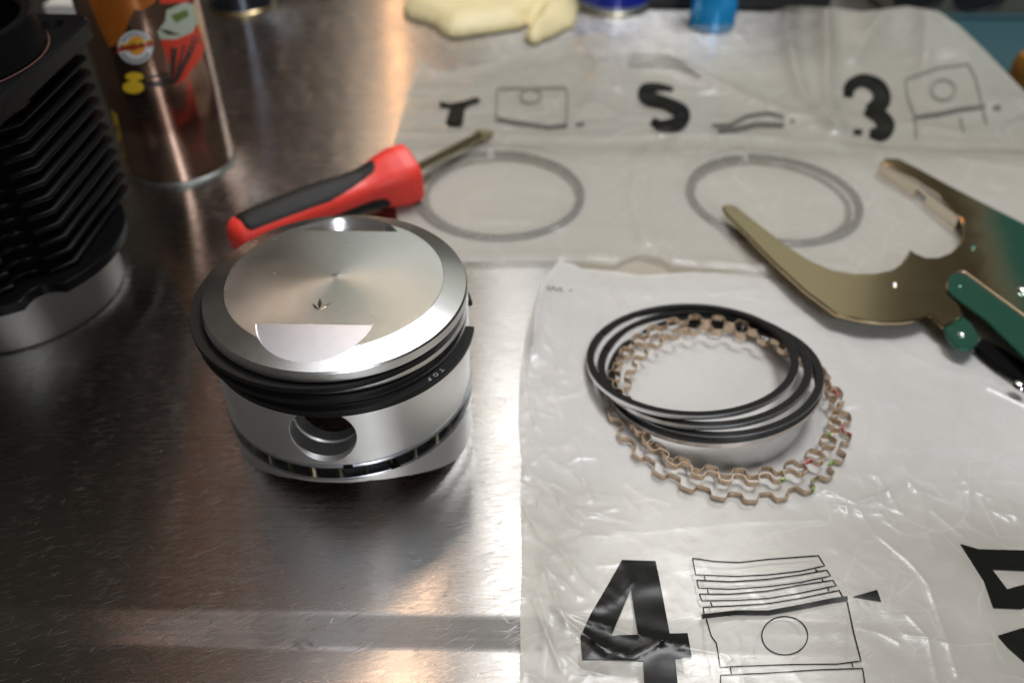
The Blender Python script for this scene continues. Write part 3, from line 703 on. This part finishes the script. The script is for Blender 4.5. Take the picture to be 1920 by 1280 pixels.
# ------------------------------------------------------------------ expanders and rings on the near bag
def expander(name, label, cx, cy, Rm, z0, gap_az, tilt, phase, group, npd=26, slots=True):
    th = thing(name, label, 'expander', (cx, cy, z0), group)
    rows = [0, .8, 1.05, 1.85, 2.1, 2.9]
    M_ = npd*16; amp = 1.8; V = []; q = []
    span = 360-4; path = []
    for i in range(M_+1):
        u = i/M_; az = math.radians(gap_az+2+span*u); ph = 2*math.pi*npd*u+phase
        s_ = math.tanh(1.7*math.sin(ph))/math.tanh(1.7)
        tw = .0115*math.sin(2*ph)*-1.0                       # crests lean back so the wave looks looped
        r = Rm+amp*s_+.5*math.sin(3*az+phase)+.35*math.sin(5*az)
        path.append((r*math.cos(az+tw), r*math.sin(az+tw), s_, math.cos(ph)))
    T = .32
    for k, (x, y, s_, c_) in enumerate(path):
        a = path[max(0, k-1)]; b = path[min(M_, k+1)]; d = np.array([b[0]-a[0], b[1]-a[1]]); d /= max(1e-9, np.hypot(*d)); nx, ny = d[1], -d[0]
        for h in rows:
            for sg in (-1, 1): V.append((x+nx*T/2*sg, y+ny*T/2*sg, h))
    nr = len(rows); Fc = []
    def vid(k, r_, s_): return (k*nr+r_)*2+s_
    for k in range(M_):
        trans = abs(path[k][2]) < .80 and slots
        solid = [True]*(nr-1)
        if trans: solid = [True, False, True, False, True]
        for r_ in range(nr-1):
            if not solid[r_]: continue
            Fc.append((vid(k, r_, 1), vid(k+1, r_, 1), vid(k+1, r_+1, 1), vid(k, r_+1, 1)))
            Fc.append((vid(k, r_, 0), vid(k, r_+1, 0), vid(k+1, r_+1, 0), vid(k+1, r_, 0)))
            if r_ == nr-2 or not solid[r_+1]: Fc.append((vid(k, r_+1, 0), vid(k, r_+1, 1), vid(k+1, r_+1, 1), vid(k+1, r_+1, 0)))
            if r_ == 0 or not solid[r_-1]: Fc.append((vid(k, r_, 0), vid(k+1, r_, 0), vid(k+1, r_, 1), vid(k, r_, 1)))
    Q = Matrix.Rotation(tilt[0], 3, 'X') @ Matrix.Rotation(tilt[1], 3, 'Y')
    fin = lambda p: tuple(Q @ Vector(p)+Vector((cx, cy, z0)))
    mesh('wavy_strip', [fin(p) for p in V], Fc, GOLD, parent=th, sharp=40)
    def dab(az, mat, nm, wdt=5, hi=True):
        k0 = int((((az-gap_az-2) % 360)/span)*M_); vs = []; fs = []
        ks = [min(M_, k0+j) for j in range(wdt)]
        for j, k in enumerate(ks):
            x, y = path[k][:2]; l = math.hypot(x, y)
            for dr, h in ((-.45, 1.6), (-.45, 2.85), (.45, 2.85), (.5, .8)): vs.append(fin((x*(l+dr)/l, y*(l+dr)/l, h)))
        for j in range(len(ks)-1):
            for e in range(3): fs.append((4*j+e, 4*j+4+e, 4*j+5+e, 4*j+1+e))
        fs += [(0, 1, 2, 3), tuple(4*(len(ks)-1)+e for e in (3, 2, 1, 0))]
        mesh(nm, vs, fs, mat, parent=th, sharp=50)
    return th, dab
G1 = 'wavy gold expanders piled on the near bag'
e1, dab = expander('expander_spring', 'outermost bronze wavy expander at the bottom of the pile, painted red and green', 91.3, 250.9, 49.6, 1.6, 5, (0, 0), .3, G1)
dab(-20, RED_PAINT, 'red_paint_mark', 8); dab(-62, GREEN_PAINT, 'green_paint_mark', 7); dab(-43, GREEN_PAINT, 'green_paint_mark', 4)
e2, dab = expander('expander_spring', 'bronze wavy expander highest at the back of the pile, red mark near its right end', 91.0, 258.6, 46.0, 3.6, 12, (.03, .0), 1.4, G1)
dab(-4, RED_PAINT, 'red_paint_mark', 8)
e3, dab = expander('expander_spring', 'bronze wavy expander in the middle of the pile with a green dab at the front', 92.0, 251.2, 43.2, 5.2, -2, (.045, -.02), 2.6, G1)
dab(-74, GREEN_PAINT, 'green_paint_mark', 6); dab(-58, RED_PAINT, 'red_paint_mark', 9); dab(-30, GREEN_PAINT, 'green_paint_mark', 5)
G2 = 'loose black rings piled on the expanders'
def loose(label, p, gap, r=45.5, h=2.1):
    x, y, z, tx, ty = p
    open_ring('loose_ring', label, (x, y, z), r-3.4, r, -h, 0, gap+.6, gap+359.0, G2, RING_FACE, (tx, -ty), 'piston ring', .16)
loose('topmost loose black ring, shifted furthest left, with its gap at the upper left', (78.3, 274.3, 11.4, -.162, .103), 147)
loose('second loose black ring from the top of the pile, gap facing left', (83.0, 270.3, 10.6, -.149, .118), 158)
loose('third loose black ring from the top of the pile, shifted right', (87.2, 266.5, 9.6, -.136, .128), 128)
loose('lowest loose black ring of the pile, closest to the gold expanders', (86.4, 263.6, 8.2, -.145, .135), 60)

# ------------------------------------------------------------------ screwdriver
A_ = P(432, 452, 12); B_ = P(772, 322, 17.0); TIP = P(918, 246, 7.5)
A_, B_ = Vector(A_), Vector(B_); ax_ = (B_-A_); L_ = ax_.length; ax_.normalize()
sd = thing('screwdriver', 'red and black handled screwdriver lying behind the piston', 'screwdriver', tuple(A_*1.0))
side = ax_.cross(Vector((0, 0, 1))).normalized(); upv = side.cross(ax_)
def hr(t_):
    return float(np.interp(t_, [0, .012, .04, .09, .2, .38, .52, .62, .70, .76, .84, .92, .975, .99, 1.0], [3.5, 7.5, 10.3, 11.6, 12.3, 12.9, 12.8, 12.0, 11.8, 13.0, 15.6, 17.3, 17.2, 15.0, 8]))
def surf(t_, ang, off=0):
    r = (hr(t_)+off)*(1-.035*math.cos(6*ang)*float(smooth(.05, .15, np.array(t_))))
    return tuple(A_+ax_*(L_*t_)+side*(r*math.cos(ang))+upv*(r*math.sin(ang)))
ts = list(np.linspace(0, .1, 9))+list(np.linspace(.12, .9, 40))+list(np.linspace(.92, 1, 12)); nn = 48
V = [surf(t_, 2*math.pi*k/nn) for t_ in ts for k in range(nn)]
Fc = [(i*nn+k, i*nn+(k+1) % nn, (i+1)*nn+(k+1) % nn, (i+1)*nn+k) for i in range(len(ts)-1) for k in range(nn)]+[tuple(reversed(range(nn))), tuple((len(ts)-1)*nn+k for k in range(nn))]
mesh('handle', V, Fc, RED_GRIP, parent=sd, sharp=60)
def inlay(cen, wid0, t0, t1):
    V = []; Fc = []; M_ = 50; K_ = 14
    for i in range(M_+1):
        t_ = t0+(t1-t0)*i/M_; e = min((t_-t0)/.035, (t1-t_)/.05, 1); wv = wid0(t_)*math.sqrt(max(0.0, 1-(1-max(e, 0))**2))
        for k in range(K_+1):
            s_ = 2*k/K_-1; off = .45*(1-s_**8)*min(1, max(0, e)*3)-.02
            V.append(surf(t_, cen(t_)+wv*s_, off))
    for i in range(M_):
        for k in range(K_): a0 = i*(K_+1)+k; Fc.append((a0, a0+1, a0+K_+2, a0+K_+1))
    mesh('grip_inlay', V, Fc, BLACK_GRIP, parent=sd, sharp=70)
up_ang = math.radians(96)
inlay(lambda t_: up_ang, lambda t_: float(np.interp(t_, [0, .05, .5, .62, .72, .80], [.80, 1.02, 1.05, .85, .60, .45])), .055, .80)
for k in (1, 2): inlay(lambda t_, k=k: up_ang+k*2*math.pi/3, lambda t_: float(np.interp(t_, [0, .5, .72, .80], [.42, .42, .36, .30])), .08, .80)
SH0 = B_-ax_*2
v, f = tube([SH0+(Vector(TIP)-SH0)*q for q in np.linspace(0, .86, 8)], 2.9, 14)
mesh('shaft', v, f, SHAFT, parent=sd)
D_ = (Vector(TIP)-SH0); d_ = D_.normalized(); s_ = d_.cross(Vector((0, 0, 1))).normalized(); u_ = s_.cross(d_)
V = []
for q, a_, b_ in ((.84, 2.9, 2.9), (.9, 3.9, 2.2), (.95, 4.2, 1.3), (1.0, 3.6, .5)):
    c_ = SH0+D_*q
    for sx, sy in ((-1, -1), (1, -1), (1, 1), (-1, 1)): V.append(tuple(c_+s_*sx*a_+u_*sy*b_))
Fc = [(i*4+k, i*4+(k+1) % 4, (i+1)*4+(k+1) % 4, (i+1)*4+k) for i in range(3) for k in range(4)]+[(3, 2, 1, 0), (12, 13, 14, 15)]
mesh('blade', V, Fc, SHAFT, parent=sd, sharp=30)

# ------------------------------------------------------------------ ring pliers
t = NT('nickelled_pressed_steel'); v = t.coords(); sm = t.noise(v, 60, 4, .6, .4); fine_ = t.noise(t.coords((300, 2200, 300), (0, 0, .6)), 1, 2)
t.set(Base_Color=t.mix(sm, (.78, .70, .60, 1), (.70, .62, .52, 1)), Metallic=1, Roughness=t.math('MULTIPLY_ADD', sm, .08, .18), Normal=t.bump(fine_, .12, .00003))
NICKEL = t.m
t = NT('green_reflection_steel'); v = t.coords(); sm = t.noise(v, 70, 4, .6, .4)
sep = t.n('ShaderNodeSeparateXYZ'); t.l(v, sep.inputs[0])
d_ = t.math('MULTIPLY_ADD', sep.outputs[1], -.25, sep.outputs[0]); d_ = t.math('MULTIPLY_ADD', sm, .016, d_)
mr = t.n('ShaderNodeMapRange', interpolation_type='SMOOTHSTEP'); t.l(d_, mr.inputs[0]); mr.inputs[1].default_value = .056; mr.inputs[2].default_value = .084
col = t.mix(mr.outputs[0], (.58, .46, .27, 1), (.045, .16, .11, 1))  # green reflection painted into the colour, fading to brass at the jaws
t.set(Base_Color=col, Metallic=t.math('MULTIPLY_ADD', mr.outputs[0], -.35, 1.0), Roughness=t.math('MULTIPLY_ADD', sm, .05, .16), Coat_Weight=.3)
REFL_PLATE = t.m
REFL_GREEN = simple('green_reflection_handle', (.04, .145, .10, 1), .6, .26, .05, 900, .2, .4)  # same green reflection, put into the handle and tab colour
RIMM = simple('worn_brassy_edge', (.36, .26, .17, 1), 1, .4)
ZP = 9.0
pl = thing('ring_pliers', 'pressed steel ring pliers with brassy jaws and a green reflection coloured into the body on the bags', 'ring pliers', (190, 380, 0))
def plate(pts, z0, z1, mat, nm, par=None, b=.5, sm_=True):
    poly = ccw([tuple(P(x, y, z1)[:2]) for x, y in pts])
    return mesh(nm, *prism(poly, z0, z1, b), mat, parent=par or pl, sharp=30)
outl = [(1354, 386), (1362, 382), (1380, 385), (1430, 424), (1480, 463), (1520, 488), (1560, 505), (1600, 512), (1640, 512), (1672, 505), (1692, 492), (1702, 478), (1706, 466), (1716, 474), (1735, 482), (1758, 482),
        (1782, 473), (1800, 456), (1809, 434), (1804, 412), (1786, 388), (1760, 360), (1720, 332), (1680, 312), (1652, 304), (1660, 296), (1685, 297), (1720, 314), (1780, 347), (1850, 383), (1940, 428), (2040, 480), (2040, 640),
        (1920, 640), (1850, 592), (1800, 560), (1778, 546), (1790, 560), (1802, 575), (1806, 592), (1770, 612), (1760, 604), (1745, 590), (1722, 598), (1690, 603), (1650, 603), (1610, 598), (1568, 588), (1510, 545), (1450, 490), (1395, 434), (1360, 400)]
body = plate(outl, ZP, ZP+2.4, REFL_PLATE, 'jaw_plate', b=.7)
# folded-down gripping flange along the upper jaw, in two lengths with a slot between
def flange(p0, p1, drop, nm):
    a = P(*p0, ZP+1.8); b_ = P(*p1, ZP+1.8); d = (b_-a)/np.linalg.norm(b_-a); nrm = np.array([-d[1], d[0], 0])*1.4
    V = []
    for q in (a, b_):
        for o_, z in ((0, 0), (1, 0), (1, -drop), (0, -drop)): V.append(tuple(q+nrm*o_+np.array([0, 0, z])))
    Fc = [(0, 1, 2, 3), (7, 6, 5, 4)]+[(k, k+4, (k+1) % 4+4, (k+1) % 4) for k in range(4)]
    mesh(nm, V, Fc, NICKEL, parent=pl, sharp=30)
flange((1650, 304), (1722, 346), 10.2, 'gripping_flange'); flange((1740, 362), (1798, 408), 10.0, 'gripping_flange'); flange((1722, 346), (1740, 362), 3.0, 'slot_bridge')
flange((1706, 470), (1690, 494), 5.5, 'stop_lug')
# tab with rivet, bent lower
plate([(1768, 610), (1806, 592), (1822, 605), (1836, 628), (1834, 645), (1818, 656), (1798, 652), (1780, 636)], ZP-1.2, ZP+1.0, REFL_GREEN, 'pivot_tab', b=.6)
def rivet(px, py, z, r, mat=CHROME, nm='rivet'):
    c_ = P(px, py, z); prof_ = [(.01, z+.55*r), (r*.5, z+.48*r), (r*.85, z+.25*r), (r, z-.2), (.01, z-.2)]
    mesh(nm, *lathe(prof_, 24, (c_[0], c_[1]), closed=False), mat, parent=pl)
rivet(1678, 533, ZP+2.4, 1.7); rivet(1804, 627, ZP+1.0, 1.8); rivet(1800, 537, ZP+3.9, 1.5, REFL_GREEN); rivet(1826, 464, ZP+2.4, 1.9, REFL_GREEN); rivet(1912, 722, ZP-1, 3.2); rivet(1918, 545, ZP+2.4, 3.4)
# channel handle laid over the plate
plate([(1776, 527), (1784, 512), (1798, 508), (1815, 513), (1850, 537), (1920, 588), (2040, 670), (2040, 790), (1920, 668), (1850, 600), (1790, 556), (1776, 542)], ZP+2.5, ZP+3.9, REFL_GREEN, 'handle_channel', b=.5)
v, f = tube([P(x, y, ZP+4.2) for x, y in catmull([(1790, 512), (1806, 510), (1822, 520), (1860, 548), (1920, 592), (2040, 680)], 4)], .5, 8); mesh('handle_rim', v, f, RIMM, parent=pl)
v, f = tube([P(x, y, ZP+3.2) for x, y in catmull([(1776, 530), (1778, 544), (1800, 562), (1850, 600), (1920, 668), (2040, 790)], 4)], .6, 8); mesh('handle_rim', v, f, RIMM, parent=pl)
plate([(1826, 648), (1842, 632), (1880, 652), (1930, 684), (2030, 740), (2030, 790), (1920, 716), (1870, 685)], ZP-5.2, ZP-2.8, BLACK_ENAMEL, 'lever_arm', b=.6)
plate([(1778, 550), (1800, 566), (1806, 590), (1790, 590), (1778, 575)], ZP-1.0, ZP-.1, NICKEL, 'spring_clip', b=.2)

# ------------------------------------------------------------------ finned cylinder
CX, CY = -245.0, 326.5
cyl = thing('engine_cylinder', 'black finned engine cylinder barrel with bare liner standing on the bench at the left', 'engine cylinder', (CX, CY, 0))
def finpoly(half, c0, groove, r=7.6, rnd=2.0):
    """square with cut corners; every cut corner carries a half-round stud channel"""
    q = []
    base = [(half, -c0[1])]
    # one corner (lower right) from the bottom side to the right side
    def corner():
        p0 = Vector((c0[0], -half)); p1 = Vector((half, -c0[0])); mid = (p0+p1)/2; d = (p1-p0).normalized(); out = [tuple(p0)]
        g0 = mid-d*r; out.append(tuple(g0))
        nrm = Vector((-d.y, d.x))                      # towards the axis
        for k in range(1, 10):
            a = math.pi*k/10; out.append(tuple(mid-d*r*math.cos(a)+nrm*groove*math.sin(a)))
        out += [tuple(mid+d*r), tuple(p1)]; return out
    c = corner()
    for k in range(4):
        a = math.pi/2*k
        if k in (1, 2):                            # the far corners are only rounded
            h = half-4
            for j in range(7):
                b_ = a-math.pi/2+math.pi/2*j/6+0; ox, oy = {1: (h, h), 2: (-h, h)}[k]
                q.append((CX+ox+4*math.cos(b_), CY+oy+4*math.sin(b_)))
            continue
        q += [(x*math.cos(a)-y*math.sin(a)+CX, x*math.sin(a)+y*math.cos(a)+CY) for x, y in c]
    return q
fin_poly = finpoly(48.0, (20.5, 0), 6.0)
for k in range(11):
    z = 32.5+6.75*k
    o = mesh('cooling_fin', *prism(fin_poly, z-1.2, z+1.2, .7), BLACK_ENAMEL, parent=cyl, sharp=50)
mesh('barrel', *prism(finpoly(40.5, (19, 0), 5.0), 26, 112, 0), BLACK_ENAMEL, parent=cyl, sharp=40)
V1 = []
for k in range(120):                                       # round collar with the stud channels
    a = math.radians(3*k); r = 58.0
    d = abs(((3*k-45) % 90+45) % 90-45) if False else abs((3*k % 90)-45)
    if d < 7.5: r -= 6.0*math.sqrt(1-(d/7.5)**2)
    V1.append((CX+r*math.cos(a), CY+r*math.sin(a)))
mesh('base_collar', *prism(V1, 25.5, 31.0, .5), BLACK_ENAMEL, parent=cyl, sharp=40)
mesh('liner', *lathe([(44, .2), (48.6, .2), (49.3, 1.0), (49.3, 25.5), (44, 25.5)], 128, (CX, CY)), LINER, parent=cyl)
def rounded(half, rr, k=6):
    out = []
    for cx_, cy_, a0 in ((half-rr, half-rr, 0), (-half+rr, half-rr, 90), (-half+rr, -half+rr, 180), (half-rr, -half+rr, 270)):
        for j in range(k+1):
            a = math.radians(a0+90*j/k); out.append((CX+cx_+rr*math.cos(a), CY+cy_+rr*math.sin(a)))
    return out
fl = mesh('top_flange', *prism(rounded(53.5, 9), 108.5, 117.5, 1.2), BLACK_ENAMEL, parent=cyl, sharp=40)
cuts = [cyl_cut((CX+sx*40, CY+sy*40, 100), (0, 0, 1), [(5.2, 0), (5.2, 40)], 32, BLACK_PLASTIC) for sx in (-1, 1) for sy in (-1, 1)]
cuts.append(cyl_cut((CX, CY, 100), (0, 0, 1), [(44, 0), (44, 40)], 96, BLACK_PLASTIC))
bake_bool(fl, cuts)
mesh('spigot', *lathe([(43.8, 108), (50.8, 117.6), (51.6, 119), (50.6, 121), (49.8, 131), (49.0, 132), (45.8, 132), (44.6, 130.6), (44.6, 126), (43.8, 124.5)], 120, (CX, CY)), BLACK_ENAMEL, parent=cyl, sharp=35)
mesh('copper_edge_line', *lathe([(51.5, 117.6), (52.0, 117.75), (51.5, 117.9)], 96, (CX, CY)), simple('rust_line', (.09, .035, .02, 1), 0, .7), parent=cyl)

# ------------------------------------------------------------------ spray can
KX, KY, KR = -205.9, 459.2, 31.6
can = thing('spray_can', 'copper coloured aerosol can with a round white emblem behind the finned cylinder', 'spray can', (KX, KY, 0))
t = NT('copper_printed_tin'); v = t.coords(); sm = t.noise(t.coords((1, 1, 1)), 30, 3)
sep = t.n('ShaderNodeSeparateXYZ'); t.l(v, sep.inputs[0])
hz = t.n('ShaderNodeMapRange'); t.l(sep.outputs[2], hz.inputs[0]); hz.inputs[1].default_value = .0; hz.inputs[2].default_value = .11
c_ = t.ramp(hz.outputs[0], [(0, (.52, .34, .25, 1)), (.28, (.47, .31, .23, 1)), (.33, (.24, .13, .09, 1)), (.50, (.27, .15, .10, 1)), (.58, (.42, .25, .18, 1)), (1, (.52, .33, .24, 1))])
c_ = t.mix(t.math('MULTIPLY', t.noise(t.coords((40, 40, 110), (0.3, 0, 0)), 1, 4, .6, 1.5), .5), c_, (.18, .11, .09, 1))
t.set(Base_Color=c_, Metallic=.95, Roughness=.17, Coat_Weight=.4)
COPPER = t.m
mesh('can_body', *lathe([(KR-1, 2.5), (KR, 3.2), (KR, 178), (KR-3, 184), (.5, 186), (.5, 2.5)], 96, (KX, KY)), COPPER, parent=can, sharp=40)
mesh('bottom_seam', *lathe([(KR-2, 0), (KR+.6, 0), (KR+1.1, 1.0), (KR+1.1, 2.4), (KR+.4, 3.1), (KR-2, 3.1)], 96, (KX, KY)), ZINC, parent=can)
mesh('cap', *lathe([(.5, 186), (22, 186), (22, 214), (19, 219), (.5, 220)], 64, (KX, KY)), BLACK_PLASTIC, parent=can)
def oncan(off):
    def f(px, py):
        d = ray(px, py); r = KR+off
        a = d[0]**2+d[1]**2; b_ = -2*(d[0]*KX+d[1]*KY); c = KX*KX+KY*KY-r*r; D = max(0, b_*b_-4*a*c)
        tt = (-b_-D**.5)/2/a; return tuple(np.array([0, 0, CAM_H])+d*tt)
    return f
def printed(col, rough=.3, met=0.0): return simple('printed_tin_colour', col, met, rough, 0, 300, .15, .3)
WH, YE, RD, OR, DK, GR = printed((.72, .74, .74, 1)), printed((.80, .52, .03, 1)), printed((.60, .035, .015, 1)), printed((.52, .15, .02, 1), .28, .35), printed((.03, .022, .018, 1)), printed((.40, .46, .36, 1))
cf = lambda pl_, m_, nm, o_: mesh(nm, *fill(pl_, None, ray_map=oncan(o_)), m_, parent=can)
cs = lambda pl_, w_, m_, nm, o_: mesh(nm, *stroke(pl_, w_, None, ray_map=oncan(o_)), m_, parent=can)
cf([(156, -20), (300, -20), (290, 5), (268, 20), (252, 18), (240, 45), (228, 80), (205, 90), (190, 60)], OR, 'orange_panel', .05)
cf([(300, -20), (350, -20), (358, 5), (300, 8)], RD, 'red_panel', .05)
cf([(300, 75), (345, 62), (372, 48), (384, 85), (378, 110), (360, 130), (345, 150), (330, 160), (318, 120)], RD, 'red_panel', .06)
cf([(300, 74), (295, 60), (310, 40), (312, 20), (345, 5), (364, 8), (372, 40), (360, 62), (330, 74)], GR, 'pale_panel', .09)
cf([(320, 30), (350, 18), (355, 30), (330, 44)], printed((.10, .16, .03, 1)), 'dark_green_patch', .12)
cf([(298, 56), (312, 56), (340, 66), (316, 66)], DK, 'dark_patch', .12)
for q, w_ in (([(300, 150), (322, 148), (330, 90)], 7), ([(275, 146), (300, 142), (318, 138)], 6), ([(272, 158), (310, 158), (330, 150), (350, 110), (368, 70)], 11), ([(330, 140), (346, 84)], 5), ([(322, 140), (322, 88)], 5)):
    cs(q, w_, DK, 'black_figure_stroke', .15)
cf(ell(252, 144, 17, 8), YE, 'yellow_blob', .15); cf(ell(250, 164, 20, 12), YE, 'yellow_blob', .12)
cf(ell(254, 89, 33, 31, 36), WH, 'round_emblem', .15)
cf(ell(256, 86, 18, 18, 30), printed((.80, .36, .03, 1)), 'emblem_sun', .2)
cf([(224, 84), (286, 74), (287, 80), (225, 90)], YE, 'emblem_band', .25)
cf([(217, 100), (224, 88), (287, 79), (289, 86), (226, 97)], RD, 'emblem_band', .28)
import itertools
v, f = text_mesh('HEAT', 22)
def lm(x, y):
    return oncan(.7)(256+x*1.15+y*.12, 88-x*.16-y*.85)
mesh('emblem_lettering', [lm(p[0], p[1]) for p in v], f, DK, parent=can)
parts = []
for a in list(range(-150, -35, 17)):
    ca, sa = math.cos(math.radians(a)), math.sin(math.radians(a)); parts.append(stroke([(254+23*ca, 89+22*sa), (254+29*ca, 89+28*sa)], 3.6, None, ray_map=oncan(.3)))
for a in list(range(30, 160, 13)):
    ca, sa = math.cos(math.radians(a)), math.sin(math.radians(a)); parts.append(stroke([(254+24*ca, 89+23*sa), (254+30*ca, 89+29*sa)], 3.4, None, ray_map=oncan(.3)))
mesh('emblem_ring_text', *join(parts), DK, parent=can)
cf([(207, 205), (219, 215), (236, 300), (244, 330), (240, 335), (226, 285)], YE, 'yellow_side_patch', .1)  # yellow patch down the left side of the can
for k in range(4): cs([(236+3*k, 190+9*k), (290+2*k, 188+9*k)], 3, DK, 'fine_print_line', .08)

# ------------------------------------------------------------------ things along the back
def tin(nm, label, px, py, r, h, body_m, rim_m, cat='can', grp=None, band=None):
    c_ = P(px, py); cx, cy = c_[0], c_[1]+r
    o = thing(nm, label, cat, (cx, cy, 0), grp)
    mesh('can_wall', *lathe([(r-1, 3), (r, 4), (r, h-2), (r-2, h), (.5, h), (.5, 3)], 64, (cx, cy)), body_m, parent=o, sharp=40)
    mesh('bottom_rim', *lathe([(r-2, 0), (r+.6, 0), (r+1, 1.2), (r+1, 3.2), (r+.2, 4), (r-2, 4)], 64, (cx, cy)), rim_m, parent=o)
    if band: mesh('pale_band', *lathe([(r+.1, band[0]), (r+.15, band[0]), (r+.15, band[1]), (r+.1, band[1])], 64, (cx, cy)), band[2], parent=o)
    return o
tin('blue_can', 'dark blue can with a pale gold bottom rim standing at the back beside the glove', 1153, 34, 33, 120, printed((.012, .03, .42, 1), .25, .2), simple('pale_gold_rim', (.60, .55, .42, 1), 1, .3), band=(4, 8, printed((.35, .40, .50, 1), .25, .5)))
tin('dark_can', 'dark glossy can with a brassy bottom rim standing behind the copper spray can', 440, 34, 27, 130, simple('dark_tin', (.10, .11, .14, 1), .9, .16), simple('brass_rim', (.45, .36, .20, 1), 1, .3))
c_ = P(1340, 66)
bt = thing('blue_bottle', 'small translucent blue bottle seen through the raised film at the back', 'bottle', (c_[0], c_[1]+19, 0))
mesh('bottle_body', *lathe([(.5, 0), (17, 0), (19, 2), (19, 22), (14, 36), (12, 60), (12, 90), (.5, 92)], 64, (c_[0], c_[1]+19)), simple('glossy_blue_plastic', (.02, .42, .95, 1), .35, .15, 0, 300, .1, 1.0), parent=bt)
mesh('bottle_cap', *lathe([(.5, 92), (14, 92), (14, 112), (.5, 113)], 48, (c_[0], c_[1]+19)), simple('blue_cap', (.02, .10, .35, 1), 0, .3), parent=bt)
def boxm(nm, par, x0, x1, y0, y1, z0, z1, mat, b=1.5, loc=None):
    return mesh(nm, *prism([(x0, y0), (x1, y0), (x1, y1), (x0, y1)], z0, z1, b), mat, parent=par, loc=loc, sharp=30)
bc = thing('black_case', 'low black plastic case at the back behind the blue bottle', 'case', (200, 790, 0))
boxm('case_body', bc, 105, 272, 742, 860, 0, 46, BLACK_PLASTIC, 4); boxm('case_lid', bc, 104, 273, 741, 861, 47, 60, BLACK_PLASTIC, 4)
tp = P(1640, 40)
TEAL = simple('teal_painted_tray', (.03, .085, .10, 1), .1, .45, .1); GREY = simple('grey_green_plastic', (.13, .14, .11, 1), 0, .5)
tray = thing('parts_tray', 'flat teal parts tray on the bench behind the right end of the pocket bag', 'tray', (430, 640, 0))
boxm('tray_base', tray, 300, 640, 520, 722, .4, 4, TEAL, 1.2)
boxm('tray_rim', tray, 300, 640, 722.5, 728, .4, 7, TEAL, 1.0)
gb = thing('socket_box', 'grey green box with two dark round recesses at the back right', 'box', (440, 770, 0))
g_ = boxm('box_body', gb, 322, 560, 732, 860, 0, 60, GREY, 3)
for px in (1718, 1832):
    a_ = P(px, 8, 6); V_, F_ = lathe([(.3, 731.2), (19, 731.2), (20.5, 730.2), (22.5, 730.2), (22.5, 732.4), (.3, 732.4)], 48)
    V_ = [(p[0]+a_[0]*732/a_[1], p[2]+0.0, p[1]*.62+20) for p in V_]
    mesh('round_recess', V_, F_, BLACK_PLASTIC, parent=gb)
cl = mesh('amber_cap', *lathe([(.5, 0), (12, 0), (13, 2), (13, 22), (11, 26), (.5, 27)], 48, tuple(P(1925, 150, 8)[:2])), simple('amber_plastic', (.22, .10, .008, 1), 0, .45), loc=(0, 0, 0)); tag(cl, 'amber plastic cap at the right edge beside the teal tray', 'cap')
for o in (cl,):
    pass
pp = P(195, 25)
pa = boxm('paper_pad', None, pp[0]-45, pp[0]+28, pp[1]-8, pp[1]+60, 0, 9, simple('white_paper', (.55, .54, .50, 1), 0, .7), .6, loc=(pp[0], pp[1], 0)); tag(pa, 'pale paper pad behind the top of the finned cylinder', 'paper pad')
# glove
def in_poly(x, y, poly):
    c = np.zeros(np.shape(x), bool); n_ = len(poly)
    for i in range(n_):
        x1, y1 = poly[i-1]; x2, y2 = poly[i]; k = ((y1 > y) != (y2 > y)) & (x < (x2-x1)*(y-y1)/(y2-y1+1e-12)+x1); c ^= k
    return c
gl_px = [(752, 14), (758, 26), (775, 34), (796, 40), (812, 46), (822, 56), (835, 64), (860, 66), (905, 60), (950, 54), (980, 48), (996, 40), (990, 52), (982, 66), (990, 76), (1005, 78), (1030, 68), (1060, 54), (1078, 44), (1084, 20), (1090, -10), (1085, -60), (1000, -70), (900, -60), (850, -20), (800, 0), (770, 6)]
gp = catmull([P(x, y, 4)[:2] for x, y in gl_px], 3, True)
xs = np.arange(-130, 110, 2.0); ys_ = np.arange(640, 940, 2.0); X, Y = np.meshgrid(xs, ys_); ins = in_poly(X, Y, [tuple(p) for p in gp])
dd = seg_dist(X, Y, [tuple(p) for p in gp]+[tuple(gp[0])])
Hh = 4+12*(1-np.exp(-dd/9))+4*fbm(X/25, Y/25, 70)*smooth(0, 12, dd)
Hh = Hh-7*np.exp(-(seg_dist(X, Y, [tuple(P(996, 40, 4)[:2]), tuple(P(1050, -5, 4)[:2])])/5)**2)
idx = -np.ones(X.shape, int); V = []
for i, j in zip(*np.nonzero(ins)): idx[i, j] = len(V); V.append((X[i, j], Y[i, j], Hh[i, j]))
nt = len(V); V += [(p[0], p[1], 2.0) for p in V]
Fc = []
ecount = {}
for i in range(X.shape[0]-1):
    for j in range(X.shape[1]-1):
        q = (idx[i, j], idx[i, j+1], idx[i+1, j+1], idx[i+1, j])
        if min(q) < 0: continue
        Fc.append(q); Fc.append(tuple(reversed([k+nt for k in q])))
        for a, b_ in zip(q, q[1:]+q[:1]): ecount[(a, b_)] = 1
for (a, b_) in list(ecount):
    if (b_, a) not in ecount: Fc.append((b_, a, a+nt, b_+nt))
gv = mesh('latex_glove', V, Fc, LATEX, loc=(-20, 780, 0), sharp=80); tag(gv, 'cream latex glove lying at the back beside the blue can', 'glove')

for o in bpy.data.objects: clean(o)
for o in list(bpy.data.objects):
    if o.type == 'MESH' and o.users_collection == (): bpy.data.objects.remove(o)
